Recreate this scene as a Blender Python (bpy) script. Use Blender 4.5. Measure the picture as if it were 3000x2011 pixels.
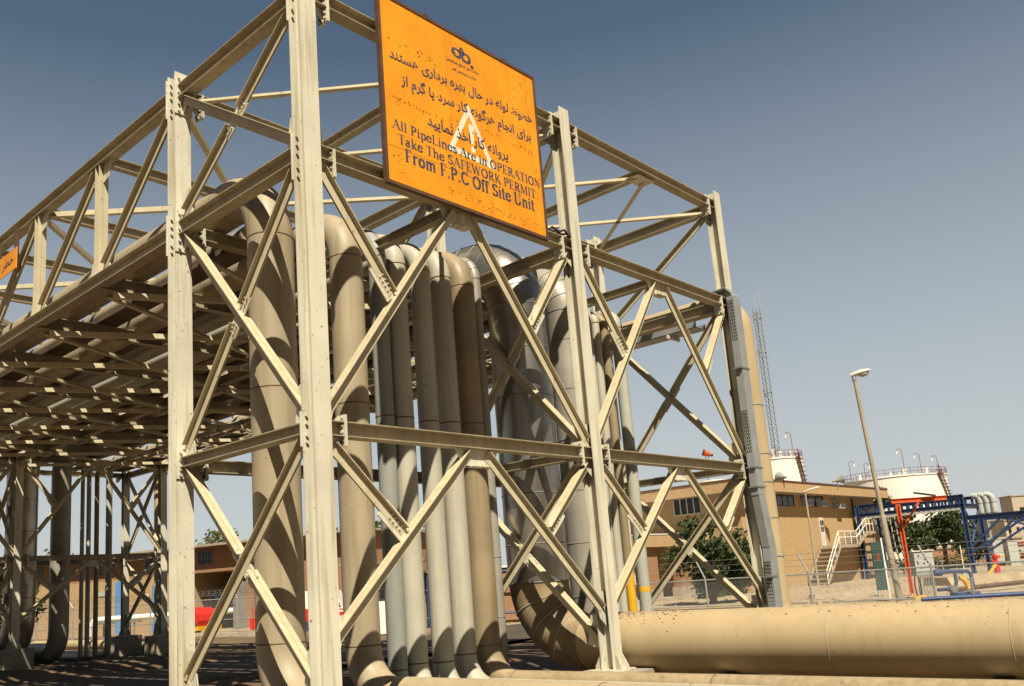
import bpy, bmesh, math, random
from mathutils import Vector, Matrix, noise
random.seed(7)
V = Vector
SC = bpy.context.scene
for o in list(bpy.data.objects): bpy.data.objects.remove(o)
COL = SC.collection
rad = math.radians

# ------------------------------------------------------------------ camera
CAM = V((8.2899, -6.3682, -0.0108))
yaw, pit, rol = 2.324622, 0.198017, -0.070039
fwd = V((math.cos(yaw)*math.cos(pit), math.sin(yaw)*math.cos(pit), math.sin(pit)))
rgt0 = V((math.sin(yaw), -math.cos(yaw), 0)); up0 = rgt0.cross(fwd)
RGT = math.cos(rol)*rgt0 + math.sin(rol)*up0
UPV = -math.sin(rol)*rgt0 + math.cos(rol)*up0
FPX, PPX, PPY = 2594.772, 1360.33, 1189.264
cd = bpy.data.cameras.new("camera"); cam = bpy.data.objects.new("camera", cd); COL.objects.link(cam)
cd.sensor_width = 36; cd.lens = 36*FPX/3000
cd.shift_x = 139.67/3000; cd.shift_y = 183.764/3000
cd.clip_start = .1; cd.clip_end = 6000
R3 = Matrix((RGT, UPV, -fwd)).transposed()
cam.matrix_world = Matrix.Translation(CAM) @ R3.to_4x4()
SC.camera = cam
def ray(u, v): return fwd + RGT*((u-PPX)/FPX) - UPV*((v-PPY)/FPX)
def at(u, v, t): return CAM + ray(u, v)*t
def onz(u, v, z):
    d = ray(u, v); return CAM + d*((z-CAM.z)/d.z)

# ------------------------------------------------------------------ world, sun, exposure
SUNV = V((1, -.74, 1.71)).normalized()
w = bpy.data.worlds.new("World"); SC.world = w; w.use_nodes = True
nt = w.node_tree; bg = nt.nodes["Background"]
sky = nt.nodes.new("ShaderNodeTexSky"); sky.sky_type = 'NISHITA'; sky.sun_disc = False
sky.sun_elevation = math.asin(SUNV.z); sky.sun_rotation = math.atan2(SUNV.x, SUNV.y)
sky.air_density = 1.0; sky.dust_density = 0.6; sky.ozone_density = 1.2; sky.altitude = 50
hs = nt.nodes.new("ShaderNodeHueSaturation"); hs.inputs["Saturation"].default_value = .84
nt.links.new(sky.outputs[0], hs.inputs["Color"])
tc = nt.nodes.new("ShaderNodeTexCoord"); sx_ = nt.nodes.new("ShaderNodeSeparateXYZ"); nt.links.new(tc.outputs["Generated"], sx_.inputs[0])
rp = nt.nodes.new("ShaderNodeValToRGB"); nt.links.new(sx_.outputs[2], rp.inputs[0]); el = rp.color_ramp.elements
el[0].position = 0; el[0].color = (.95, .95, .95, 1); el[1].position = .55; el[1].color = (0, 0, 0, 1)
e2 = el.new(.16); e2.color = (.68, .68, .68, 1)
mx = nt.nodes.new("ShaderNodeMix"); mx.data_type = 'RGBA'; nt.links.new(rp.outputs[0], mx.inputs[0]); nt.links.new(hs.outputs[0], mx.inputs[6]); mx.inputs[7].default_value = (8.7, 8.1, 8.3, 1)
# the half of the sky towards the viewer's back is dimmed to deepen the shade on faces turned to it
dp_ = nt.nodes.new("ShaderNodeVectorMath"); dp_.operation = 'DOT_PRODUCT'; nt.links.new(tc.outputs["Generated"], dp_.inputs[0]); dp_.inputs[1].default_value = (.8, -.6, 0)
mr_ = nt.nodes.new("ShaderNodeMapRange"); nt.links.new(dp_.outputs["Value"], mr_.inputs[0]); mr_.inputs[1].default_value = -.45; mr_.inputs[2].default_value = .35; mr_.inputs[3].default_value = 1; mr_.inputs[4].default_value = .28
ml_ = nt.nodes.new("ShaderNodeMix"); ml_.data_type = 'RGBA'; ml_.blend_type = 'MULTIPLY'; ml_.inputs[0].default_value = 1; nt.links.new(mx.outputs[2], ml_.inputs[6]); nt.links.new(mr_.outputs[0], ml_.inputs[7])
tn_ = nt.nodes.new("ShaderNodeMix"); tn_.data_type = 'RGBA'; tn_.blend_type = 'MULTIPLY'; tn_.inputs[0].default_value = 1; nt.links.new(ml_.outputs[2], tn_.inputs[6]); tn_.inputs[7].default_value = (.90, 1.0, .98, 1)
nt.links.new(tn_.outputs[2], bg.inputs[0])
bg.inputs[1].default_value = .05
sl = bpy.data.lights.new("sun", 'SUN'); sl.energy = 5.0; sl.angle = rad(.5); sl.color = (1, .92, .75)
so = bpy.data.objects.new("sun", sl); COL.objects.link(so)
so.rotation_euler = SUNV.to_track_quat('Z', 'Y').to_euler(); so.location = (10, -10, 30)
SC.view_settings.view_transform = 'Standard'; SC.view_settings.look = 'None'
SC.view_settings.exposure = 0.6; SC.view_settings.gamma = 1
SC.cycles.max_bounces = 5; SC.cycles.diffuse_bounces = 1

# ------------------------------------------------------------------ materials
MATS = {}
def mat(name, col, rough=.6, var=.12, scale=2.0, metal=0, rust=0, rustc=(.20, .09, .035), dust=0, dustc=(.42, .31, .18), bump=.02, bscale=40, emit=None, streak=0, spec=.35, brick=None):
    m = bpy.data.materials.new(name); m.use_nodes = True; t = m.node_tree; n = t.nodes; L = t.links
    b = n["Principled BSDF"]; b.inputs["Roughness"].default_value = rough; b.inputs["Metallic"].default_value = metal
    if "Specular IOR Level" in b.inputs: b.inputs["Specular IOR Level"].default_value = spec
    geo = n.new("ShaderNodeNewGeometry")
    def nz(sc, det=4, vec=None):
        x = n.new("ShaderNodeTexNoise"); x.inputs["Scale"].default_value = sc; x.inputs["Detail"].default_value = det
        L.new(vec if vec else geo.outputs["Position"], x.inputs["Vector"]); return x.outputs["Fac"]
    def ramp(src, a, c, ca=(0, 0, 0, 1), cc=(1, 1, 1, 1)):
        r = n.new("ShaderNodeValToRGB"); r.color_ramp.elements[0].position = a; r.color_ramp.elements[1].position = c
        r.color_ramp.elements[0].color = ca; r.color_ramp.elements[1].color = cc; L.new(src, r.inputs[0]); return r.outputs[0]
    def mix(fac, A, B):
        x = n.new("ShaderNodeMix"); x.data_type = 'RGBA'
        if isinstance(fac, float): x.inputs[0].default_value = fac
        else: L.new(fac, x.inputs[0])
        for s, q in ((A, 6), (B, 7)):
            if isinstance(s, tuple): x.inputs[q].default_value = (*s[:3], 1)
            else: L.new(s, x.inputs[q])
        return x.outputs[2]
    lo = tuple(c*(1-var) for c in col); hi = tuple(min(1, c*(1+var)) for c in col)
    c = ramp(nz(scale, 6), .3, .7, (*lo, 1), (*hi, 1))
    if brick:
        bw, bh, mc = brick
        mp = n.new("ShaderNodeTexBrick"); mp.inputs["Scale"].default_value = 1
        mp.inputs["Brick Width"].default_value = bw; mp.inputs["Row Height"].default_value = bh; mp.inputs["Mortar Size"].default_value = .012
        mp.inputs["Mortar"].default_value = (*mc, 1)
        mp.inputs["Color1"].default_value = (*lo, 1); mp.inputs["Color2"].default_value = (*hi, 1)
        cx = n.new("ShaderNodeSeparateXYZ"); L.new(geo.outputs["Position"], cx.inputs[0])
        ad = n.new("ShaderNodeMath"); ad.operation = 'ADD'; L.new(cx.outputs[0], ad.inputs[0]); L.new(cx.outputs[1], ad.inputs[1])
        cb = n.new("ShaderNodeCombineXYZ"); L.new(ad.outputs[0], cb.inputs[0]); L.new(cx.outputs[2], cb.inputs[1])
        L.new(cb.outputs[0], mp.inputs["Vector"]); c = mix(.45, mp.outputs["Color"], c)
    if streak:
        mm = n.new("ShaderNodeMapping"); mm.inputs["Scale"].default_value = (9, 9, .5); L.new(geo.outputs["Position"], mm.inputs[0])
        s = ramp(nz(1.0, 5, mm.outputs[0]), .5, .75); s2 = n.new("ShaderNodeMath"); s2.operation = 'MULTIPLY'; L.new(s, s2.inputs[0]); s2.inputs[1].default_value = streak
        c = mix(s2.outputs[0], c, tuple(x*.55*y for x, y in zip(col, (1, .85, .65))))
    if rust:
        r = ramp(nz(16, 9), .70-.1*rust, .80-.1*rust); c = mix(r, c, rustc)
    if dust:
        sx = n.new("ShaderNodeSeparateXYZ"); L.new(geo.outputs["Normal"], sx.inputs[0])
        d0 = ramp(sx.outputs[2], .25, .9); d1 = ramp(nz(11, 6), .35, .62)
        q = n.new("ShaderNodeMath"); q.operation = 'MULTIPLY'; L.new(d0, q.inputs[0]); L.new(d1, q.inputs[1])
        q2 = n.new("ShaderNodeMath"); q2.operation = 'MULTIPLY'; L.new(q.outputs[0], q2.inputs[0]); q2.inputs[1].default_value = dust
        c = mix(q2.outputs[0], c, dustc)
    L.new(c, b.inputs["Base Color"])
    if bump:
        bp = n.new("ShaderNodeBump"); bp.inputs["Strength"].default_value = min(1, bump*10); bp.inputs["Distance"].default_value = bump
        L.new(nz(bscale, 5), bp.inputs["Height"]); L.new(bp.outputs[0], b.inputs["Normal"])
    MATS[name] = m; return m
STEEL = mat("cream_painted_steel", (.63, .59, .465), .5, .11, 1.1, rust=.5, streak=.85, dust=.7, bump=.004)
BEAM = mat("darker_cream_steel", (.37, .315, .21), .55, .14, 1.6, rust=.5, streak=.6, dust=.6, bump=.005)  # beams and chords: darker, browner cream than the columns
TRAYM = mat("brown_rusty_tray", (.11, .08, .05), .7, .25, 3, rust=.4)
BRACE = mat("dusty_cream_steel", (.55, .48, .32), .6, .10, 2.2, rust=.45, streak=.3, dust=.8, dustc=(.50, .37, .2), bump=.006)
GREYL = mat("pale_grey_pipe", (.40, .395, .33), .5, .1, 1.3, rust=.2, streak=.4, dust=.4, bump=.004)
DKBROWN = mat("mottled_dark_brown", (.24, .175, .10), .8, .35, 2.4, rust=.5, dust=.9, dustc=(.36, .27, .16), bump=.02)  # mottled dark brown, for the huge pipe's lower bend and its specks
TAN = mat("tan_painted_pipe", (.36, .295, .195), .5, .10, 1.1, rust=.25, streak=.5, dust=.6, bump=.004)
TANB = mat("brown_tan_pipe", (.29, .225, .135), .45, .14, 1.3, rust=.3, streak=.55, dust=.6, bump=.004)
PALE = mat("pale_grey_cream_pipe", (.44, .41, .325), .5, .08, 1.3, rust=.2, streak=.4, dust=.5, bump=.004)
GREYP = mat("blue_grey_pipe", (.275, .28, .25), .5, .12, 1.3, rust=.2, streak=.4, dust=.4, bump=.004)
SILVER = mat("dull_aluminium_jacket", (.33, .305, .255), .5, .16, 1.6, metal=.25, streak=.35, dust=.4, bump=.006, bscale=9)
METAL = mat("dark_polished_jacket", (.40, .375, .33), .34, .22, 1.4, metal=.85, streak=.3, dust=.25, bump=.01, bscale=5)
SAND = mat("pale_tan_big_pipe", (.44, .335, .19), .5, .10, .8, rust=.3, streak=.2, dust=.8, bump=.004)
WELD = mat("rusty_weld", (.16, .10, .06), .8, .3, 20)
GALV = mat("galvanised_steel", (.36, .37, .36), .45, .12, 3, metal=.35, bump=.004)
GALVD = mat("perforated_grey_steel", (.20, .20, .18), .55, .15, 5, metal=.2)
HOLE = mat("dark_opening", (.012, .011, .01), .8, .1)
ORANGE = mat("weathered_orange_paint", (.80, .30, .012), .55, .13, 1.6, rust=.05, streak=.3, bump=.003)
FRAMEB = mat("rusty_brown_frame", (.10, .05, .028), .7, .25, 5, rust=.4)
NAVY = mat("faded_navy_lettering", (.055, .055, .085), .7, .45, 9)
RUSTF = mat("rust_red_flecks", (.40, .10, .015), .8, .3, 12)
WHITE = mat("white_sign_paint", (.74, .68, .52), .6, .08, 5)
CONC = mat("dusty_concrete", (.36, .30, .22), .9, .2, 2.5, bump=.02)
WHITEP = mat("white_tank_paint", (.80, .76, .68), .5, .06, .6, streak=.25)
REDOX = mat("red_oxide_steel", (.20, .055, .03), .6, .2, 3)
BRICK = mat("ochre_brick_wall", (.44, .29, .14), .9, .16, 6, brick=(.22, .075, (.44, .32, .2)), bump=.01, streak=.25)
BRICKB = mat("orange_brown_brick", (.31, .155, .075), .9, .16, 6, brick=(.22, .075, (.35, .24, .15)), bump=.01, streak=.25)
GLASS = mat("dark_window_glass", (.025, .028, .03), .15, .3, 2, spec=.6)
WFRAME = mat("white_window_frame", (.62, .58, .50), .5, .05)
BROWNF = mat("brown_painted_frame", (.10, .05, .035), .6, .15)
BLUE = mat("blue_painted_steel", (.03, .062, .16), .5, .2, 3, streak=.3)
LBLUE = mat("light_blue_shutter", (.12, .28, .55), .5, .12, 3, streak=.3)
REDP = mat("bright_red_paint", (.55, .03, .02), .4, .15, 3)
ORR = mat("orange_red_steel", (.62, .105, .03), .5, .12, 3, streak=.2)
YEL = mat("yellow_paint", (.70, .36, .02), .5, .12, 4)
GREEN = mat("dark_green_sign_paint", (.035, .07, .06), .5, .15)
GREYC = mat("pale_grey_cabinet_paint", (.42, .43, .40), .5, .1)
LAMPG = mat("lamp_pole_grey", (.36, .31, .23), .5, .12, 2, streak=.3)
LAMPH = mat("lamp_head_white", (.62, .58, .50), .5, .05)
BLACK = mat("black_cable_rubber", (.03, .03, .032), .45, .3, 30)
LEAF = mat("green_leaves", (.038, .058, .014), .7, .45, .9, bump=0)
LEAF2 = mat("dark_olive_leaves", (.045, .062, .018), .7, .45, .9, bump=0)
LEAFY = mat("dusty_yellow_green_leaves", (.10, .105, .03), .7, .4, .9, bump=0)
BARK = mat("grey_brown_bark", (.14, .10, .065), .9, .3, 9, bump=.02)
SHEETM = mat("grey_sheet_metal", (.23, .21, .175), .6, .15, 2, streak=.4)
FARB = mat("far_pale_building_render", (.42, .36, .27), .9, .12, 1)
FARG = mat("far_grey_building_render", (.26, .26, .26), .9, .12, 1)
ASPH = mat("dusty_asphalt", (.075, .057, .041), .9, .25, .8, bump=.02, bscale=30)
GROUND = mat("dry_sandy_gravel", (.13, .085, .047), .95, .28, .7, bump=.06, bscale=9)
BANK = mat("pale_sand_bank", (.35, .26, .155), .95, .25, 1.6, bump=.06, bscale=9)

# ------------------------------------------------------------------ mesh helpers
class MB:
    def __init__(s): s.v = []; s.f = []; s.sm = []
    def add(s, vs, fs, smooth=False):
        k = len(s.v); s.v += [tuple(x) for x in vs]
        for f in fs: s.f.append([k+i for i in f]); s.sm.append(smooth)
    def box(s, c, size, rot=None):
        x, y, z = (q/2 for q in size); c = V(c)
        vs = [V((a*x, b*y, d*z)) for a in (-1, 1) for b in (-1, 1) for d in (-1, 1)]
        if rot is not None: vs = [rot @ q for q in vs]
        s.add([c+q for q in vs], [(0, 1, 3, 2), (4, 6, 7, 5), (0, 4, 5, 1), (2, 3, 7, 6), (0, 2, 6, 4), (1, 5, 7, 3)]); return s
    def bx(s, x0, x1, y0, y1, z0, z1): return s.box(((x0+x1)/2, (y0+y1)/2, (z0+z1)/2), (abs(x1-x0), abs(y1-y0), abs(z1-z0)))
    def prism(s, pts, dvec):
        n = len(pts); d = V(dvec); a = [V(p) for p in pts]
        s.add(a+[p+d for p in a], [tuple(reversed(range(n))), tuple(range(n, 2*n))]+[(i, (i+1) % n, n+(i+1) % n, n+i) for i in range(n)]); return s
    def prof(s, p0, p1, prof, hd):
        p0, p1 = V(p0), V(p1); ax = (p1-p0).normalized(); h = V(hd); h = (h-ax*h.dot(ax)).normalized(); wv = ax.cross(h)
        return s.prism([p0+wv*a+h*b for a, b in prof], p1-p0)
    def ibeam(s, p0, p1, h, w, tf, tw, hd, groove=0):
        a, b, t = w/2, h/2, tw/2; i = b-tf
        if groove:
            g = groove; k = tf*.75
            pr = [(-a, -b), (-g, -b), (-g, -b+k), (g, -b+k), (g, -b), (a, -b), (a, -i), (t, -i), (t, i), (a, i), (a, b), (g, b), (g, b-k), (-g, b-k), (-g, b), (-a, b), (-a, i), (-t, i), (-t, -i), (-a, -i)]
        else: pr = [(-a, -b), (a, -b), (a, -i), (t, -i), (t, i), (a, i), (a, b), (-a, b), (-a, i), (-t, i), (-t, -i), (-a, -i)]
        return s.prof(p0, p1, pr, hd)
    def tee(s, p0, p1, h, w, hd, t=.012):
        """two angles back to back: outstanding legs on the upper side, stem below, a slit between them"""
        a, b = w/2, h/2; g = .005
        return s.prof(p0, p1, [(-a, b), (-a, b-t), (-.015, b-t), (-.015, -b), (-g, -b), (-g, -b+.02), (g, -b+.02), (g, -b), (.015, -b), (.015, b-t), (a, b-t), (a, b), (g, b), (g, b-t*.8), (-g, b-t*.8), (-g, b)], hd)
    def tube(s, pts, r, n=8, cap=True, closed=False):
        pts = [V(p) for p in pts]; m = len(pts); rs = r if isinstance(r, (list, tuple)) else [r]*m
        tg = []
        for i in range(m):
            if closed: t = pts[(i+1) % m]-pts[i-1]
            else: t = pts[min(i+1, m-1)]-pts[max(i-1, 0)]
            tg.append(t.normalized())
        u = V((0, 0, 1)) if abs(tg[0].z) < .9 else V((0, 1, 0))
        u = (u-tg[0]*u.dot(tg[0])).normalized(); vs = []
        for i in range(m):
            u = (u-tg[i]*u.dot(tg[i])).normalized(); q = tg[i].cross(u)
            for j in range(n):
                a = 2*math.pi*j/n; vs.append(pts[i]+(u*math.cos(a)+q*math.sin(a))*rs[i])
        fs = []
        for i in range(m if closed else m-1):
            for j in range(n):
                k = (i+1) % m; fs.append((i*n+j, i*n+(j+1) % n, k*n+(j+1) % n, k*n+j))
        s.add(vs, fs, n > 5)
        if cap and not closed:
            s.add([vs[j] for j in range(n)], [tuple(reversed(range(n)))]); s.add([vs[(m-1)*n+j] for j in range(n)], [tuple(range(n))])
        return s
    def cyl(s, p0, p1, r, n=10, r2=None): return s.tube([p0, p1], [r, r if r2 is None else r2], n)
    def lathe(s, c, prof, n=24, ang=(0, 2*math.pi)):
        c = V(c); full = abs(ang[1]-ang[0]-2*math.pi) < 1e-6; k = n if full else n+1; vs = []
        for r, z in prof:
            for j in range(k):
                a = ang[0]+(ang[1]-ang[0])*j/n; vs.append(c+V((r*math.cos(a), r*math.sin(a), z)))
        fs = [(i*k+j, i*k+(j+1) % k, (i+1)*k+(j+1) % k, (i+1)*k+j) for i in range(len(prof)-1) for j in range(n)]
        s.add(vs, fs, True); return s
    def bolts(s, pts, nrm, r=.02, h=.022):
        nrm = V(nrm)
        for p in pts: s.cyl(V(p), V(p)+nrm*h, r, 6)
        return s
    def build(s, name, m, parent=None):
        me = bpy.data.meshes.new(name); me.from_pydata(s.v, [], s.f); me.materials.append(m)
        me.polygons.foreach_set("use_smooth", s.sm)
        if any(s.sm): me.set_sharp_from_angle(angle=rad(38))
        o = bpy.data.objects.new(name, me); COL.objects.link(o)
        if parent:
            o.parent = parent; o.matrix_parent_inverse = Matrix.Translation(-parent.location)
        return o
class Multi:
    """every shape added becomes an object of its own"""
    def __init__(s): s.items = []
    def __getattr__(s, nm):
        def f(*a, **k):
            m = MB(); getattr(m, nm)(*a, **k); s.items.append(m); return s
        return f
    def build(s, name, m, parent=None):
        o = None
        for q in s.items: o = q.build(name, m, parent)
        return o
def tag(o, label, cat, group=None):
    o["label"] = label; o["category"] = cat
    if group: o["group"] = group
    return o
def thing(name, loc, label, cat, group=None):
    o = bpy.data.objects.new(name, None); COL.objects.link(o); o.location = loc; o.empty_display_size = .2
    bpy.context.view_layer.update()
    return tag(o, label, cat, group)
def struct(name, mb, m):
    o = mb.build(name, m); o["kind"] = "structure"; return o

G = -1.9
# ------------------------------------------------------------------ ground
def spread(a, b, st, far):
    xs = []; x = a
    while x <= b+1e-6: xs.append(x); x += st
    q = st; lo = a; hi = b
    while lo > -far: q *= 1.35; lo -= q; xs.insert(0, lo)
    q = st
    while hi < far: q *= 1.35; hi += q; xs.append(hi)
    return xs
gx = spread(-62, 16, .55, 2500); gy = spread(-8, 46, .55, 2500)
def gh(x, y):
    z = G
    if -70 < x < 20 and -12 < y < 50:
        z += .07*noise.noise(V((x*.35, y*.35, 3)))+.03*noise.noise(V((x*1.1, y*1.1, 7)))
        for cx, cy, r, h in ((-6.6, 1.6, 1.6, .16), (-7.6, 3.6, 2.0, .24), (-9.5, 5.2, 1.8, .2), (-6.4, 5.0, 1.3, .14), (-20.5, 7.6, 2.2, .22), (-21.5, 4.2, 2.0, .18)):
            d2 = ((x-cx)**2+(y-cy)**2)/r**2
            if d2 < 6: z += h*math.exp(-d2)*(1+.6*noise.noise(V((x*2.1, y*2.1, 1))))
        if -17.6 < x < -10.4: z -= .06
    return z
g = MB(); nx, ny = len(gx), len(gy)
g.add([(x, y, gh(x, y)) for y in gy for x in gx], [(j*nx+i, j*nx+i+1, (j+1)*nx+i+1, (j+1)*nx+i) for j in range(ny-1) for i in range(nx-1)], True)
def zone(m, far_col, y0, y1):
    """paler crushed stone in the fenced yard beyond y0..y1"""
    t = m.node_tree; n = t.nodes; b = n["Principled BSDF"]; src = b.inputs["Base Color"].links[0].from_socket
    ge = n.new("ShaderNodeNewGeometry"); sx = n.new("ShaderNodeSeparateXYZ"); t.links.new(ge.outputs["Position"], sx.inputs[0])
    nz = n.new("ShaderNodeTexNoise"); nz.inputs["Scale"].default_value = .5; t.links.new(ge.outputs["Position"], nz.inputs["Vector"])
    ad = n.new("ShaderNodeMath"); ad.operation = 'MULTIPLY_ADD'; t.links.new(nz.outputs["Fac"], ad.inputs[0]); ad.inputs[1].default_value = 4; t.links.new(sx.outputs[1], ad.inputs[2])
    mr = n.new("ShaderNodeMapRange"); t.links.new(ad.outputs[0], mr.inputs[0]); mr.inputs[1].default_value = y0; mr.inputs[2].default_value = y1
    n2 = n.new("ShaderNodeTexNoise"); n2.inputs["Scale"].default_value = 2.2; n2.inputs["Detail"].default_value = 9; t.links.new(ge.outputs["Position"], n2.inputs["Vector"])
    r = n.new("ShaderNodeValToRGB"); r.color_ramp.elements[0].position = .3; r.color_ramp.elements[1].position = .7
    r.color_ramp.elements[0].color = (*[c*.7 for c in far_col], 1); r.color_ramp.elements[1].color = (*[c*1.2 for c in far_col], 1); t.links.new(n2.outputs["Fac"], r.inputs[0])
    x = n.new("ShaderNodeMix"); x.data_type = 'RGBA'; t.links.new(mr.outputs[0], x.inputs[0]); t.links.new(src, x.inputs[6]); t.links.new(r.outputs[0], x.inputs[7]); t.links.new(x.outputs[2], b.inputs["Base Color"])
zone(GROUND, (.37, .275, .17), 21, 28)
struct("ground", g, GROUND)
rd = MB(); rd.add([(-17.4, -60, G+.045), (-10.6, -60, G+.045), (-10.6, 31, G+.045), (-17.4, 31, G+.045)], [(0, 1, 2, 3)])
struct("road", rd, ASPH)

# ------------------------------------------------------------------ pipe rack towers
D, B = .241, .261
YA, YC = 5.557, 11.084
ZA, ZB, ZC, ZT = 7.884, 5.626, 2.026, 8.107
HY, HX, HXC = .1885, .221, .146
COLY = (0, YA, YC)
def tower(root, XF, base, front=True, detail=True):
    """XF: x of the front face of the front column row; rear row 3.229 behind it"""
    xr0 = XF-3.229; rows = (XF-D/2, xr0-D/2)
    for X in rows:
        for Y in COLY:
            c = MB().ibeam((X, Y, base+.03), (X, Y, ZT), D, B, .018, .012, (1, 0, 0)).build("column", STEEL, root)
            bp = MB().bx(X-.26, X+.26, Y-.26, Y+.26, base, base+.03)
            for sx in (-1, 1):
                for q in (-.09, .09):
                    bp.prism([(X+sx*(D/2+.001), Y+q-.007, base+.03), (X+sx*.25, Y+q-.007, base+.03), (X+sx*.25, Y+q-.007, base+.07), (X+sx*(D/2+.001), Y+q-.007, base+.30)], (0, .014, 0))
                bp.prism([(X+sx*.03-.008, Y+sx*(B/2+.002), base+.03), (X+sx*.03-.008, Y+sx*.25, base+.03), (X+sx*.03-.008, Y+sx*.25, base+.08), (X+sx*.03-.008, Y+sx*(B/2+.002), base+.32)], (.016, 0, 0))
            bp.build("base_plate", STEEL, c)
            MB().bx(X-.5, X+.5, Y-.5, Y+.5, -2.15, base-.002).build("footing", CONC, root)
    # beams along Y with bolted splices
    for X in rows:
        for i in range(2):
            y0, y1 = COLY[i], COLY[i+1]
            for z in (ZA, ZB, ZC):
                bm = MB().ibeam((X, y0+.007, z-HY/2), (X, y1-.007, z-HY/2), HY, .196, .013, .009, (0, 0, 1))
                b = bm.build("cross_beam", BEAM, root)
                if detail:
                    for yy, sg in ((y0+.36, 1), (y1-.36, -1)):
                        dn = .20 if z != ZC else .12; upz = .004 if z != ZC else .085
                        e = MB()
                        for q in (-.011, .011): e.bx(X-.099, X+.101, yy+q-.0095, yy+q+.0095, z-HY-dn, z+upz)
                        e.prism([(X-.007, yy-sg*.021, z-HY-.001), (X-.007, yy-sg*.021, z-HY-dn+.01), (X-.007, yy-sg*.2, z-HY-.001)], (.013, 0, 0))
                        if z == ZC: e.prism([(X-.007, yy-sg*.021, z+.001), (X-.007, yy-sg*.12, z+.001), (X-.007, yy-sg*.021, z+.08)], (.013, 0, 0))
                        zs = [z-HY-dn+.05, z-HY-.07, z-HY+.06, z-.05]+([z+.05] if z == ZC else [])
                        e.bolts([(X+sx, yy-sg*.0205, zz) for sx in (-.06, .06) for zz in zs], (0, -sg, 0), .019, .028)
                        e.bolts([(X+sx, yy+sg*.0205, zz) for sx in (-.06, .06) for zz in zs], (0, sg, 0), .019, .022)
                        e.build("splice_plate", STEEL, b)
    # beams along X between the rows
    xa, xb = XF-D, xr0
    for Y in COLY:
        for z, h in ((ZA, HX), (ZB, HX), (ZC, HXC)):
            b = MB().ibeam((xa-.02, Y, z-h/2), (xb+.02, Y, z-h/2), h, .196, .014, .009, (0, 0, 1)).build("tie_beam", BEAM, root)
            if detail:
                for x, sg in ((xa, -1), (xb, 1)):
                    t0, t1 = (z+.16, z-h-.27) if z != ZC else (z+.12, z-h-.16)
                    e = MB().bx(x+sg*.0005, x+sg*.0195, Y-.15, Y+.15, t1, t0)
                    zs = [t0-.05, t0-.17, t0-.29, t1+.05, t1+.17] if z != ZC else [t0-.05, t0-.15, t1+.05, t1+.13]
                    e.bolts([(x+sg*.02, Y+q, zz) for q in (-.085, .085) for zz in zs], (sg, 0, 0), .02, .03)
                    xi = x-sg*.0185                                     # inside face of the flange
                    e.bolts([(xi, Y+q, zz) for q in (-.085, .085) for zz in zs], (-sg, 0, 0), .02, .028)
                    e.prism([(x+sg*.02, Y-.006, z-h-.001), (x+sg*.02, Y-.006, t1+.02), (x+sg*.22, Y-.006, z-h-.001)], (0, .012, 0))
                    e.build("end_plate", STEEL, b)
    for i in range(2):                                                   # mid-bay purlins in the top and deck
        ym = (COLY[i]+COLY[i+1])/2
        MB().ibeam((rows[0]-.006, ym, ZA-.1), (rows[1]+.006, ym, ZA-.1), .17, .15, .011, .008, (0, 0, 1)).build("tie_beam", BEAM, root)
        MB().ibeam((rows[0]-.006, ym, ZB-.12), (rows[1]+.006, ym, ZB-.12), .15, .15, .011, .008, (0, 0, 1)).build("tie_beam", BEAM, root)
    # braces
    def brace(p0, p1, nrm, h=.135, wd=.16, gus=True):
        p0, p1 = V(p0), V(p1); ax = (p1-p0).normalized(); hd = ax.cross(V(nrm)); hd = hd if hd.z > 0 else -hd
        return MB().tee(p0, p1, h, wd, hd).build("brace", BRACE, root)
    def splice(p, d, nrm, L=.62):
        p, d, nrm = V(p), V(d).normalized(), V(nrm); q = d.cross(nrm)
        rot = Matrix((d, q, nrm)).transposed(); e = MB().box(p, (L, .2, .022), rot)
        pts = [p+d*s for s in (-.26, -.2, -.14, .14, .2, .26)]
        for k in (-.035, .035):
            e.bolts([x+q*k+nrm*.011 for x in pts], nrm, .015, .022); e.bolts([x+q*k-nrm*.011 for x in pts], -nrm, .015, .022)
        e.build("splice_plate", STEEL, root)
    X = rows[0]
    for i in range(2):
        y0, y1 = COLY[i], COLY[i+1]; ym = (y0+y1)/2
        for zt, zb in ((ZB-HY, ZC+.12), (ZC-HY, base+.95)):
            MB().prism([(X-.009, ym-.44, zt-.001), (X-.009, ym+.44, zt-.001), (X-.009, ym+.3, zt-.24), (X-.009, ym-.3, zt-.24)], (.018, 0, 0)).build("gusset_plate", STEEL, root)
            MB().bx(X-.08, X+.08, ym-.16, ym+.16, zt-.255, zt-.2405).build("gusset_plate", STEEL, root)
            for ys, sg in ((y0, 1), (y1, -1)):
                a = V((X, ym-sg*.17, zt-.07)); b = V((X, ys+sg*.15, zb)); brace(a, b, (1, 0, 0))
                MB().prism([(X-.009, ys+sg*.007, zb-.3), (X-.009, ys+sg*.007, zb+.28), (X-.009, ys+sg*.34, zb+.28), (X-.009, ys+sg*.2, zb-.14)], (.018, 0, 0)).build("gusset_plate", STEEL, root)
                m = (a+b)/2; s0 = V((X, ys+sg*.2, zt-.12)); dirn = (m-s0).normalized(); brace(s0, m-dirn*.12, (1, 0, 0))
                ed = MB(); n1 = V((1, 0, 0)); q = dirn.cross(n1); rot = Matrix((dirn, q, n1)).transposed()
                ed.box(m-dirn*.32, (.5, .26, .02), rot)
                pts = [m-dirn*k for k in (.2, .27, .34, .41)]
                for kk in (-.03, .03): ed.bolts([p+q*kk+n1*.01 for p in pts], n1, .015, .022)
                ed.build("splice_plate", STEEL, root)
                MB().prism([(X-.009, ys+sg*.007, zt-.32), (X-.009, ys+sg*.007, zt-.001), (X-.009, ys+sg*.3, zt-.001), (X-.009, ys+sg*.3, zt-.1)], (.018, 0, 0)).build("gusset_plate", STEEL, root)
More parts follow.
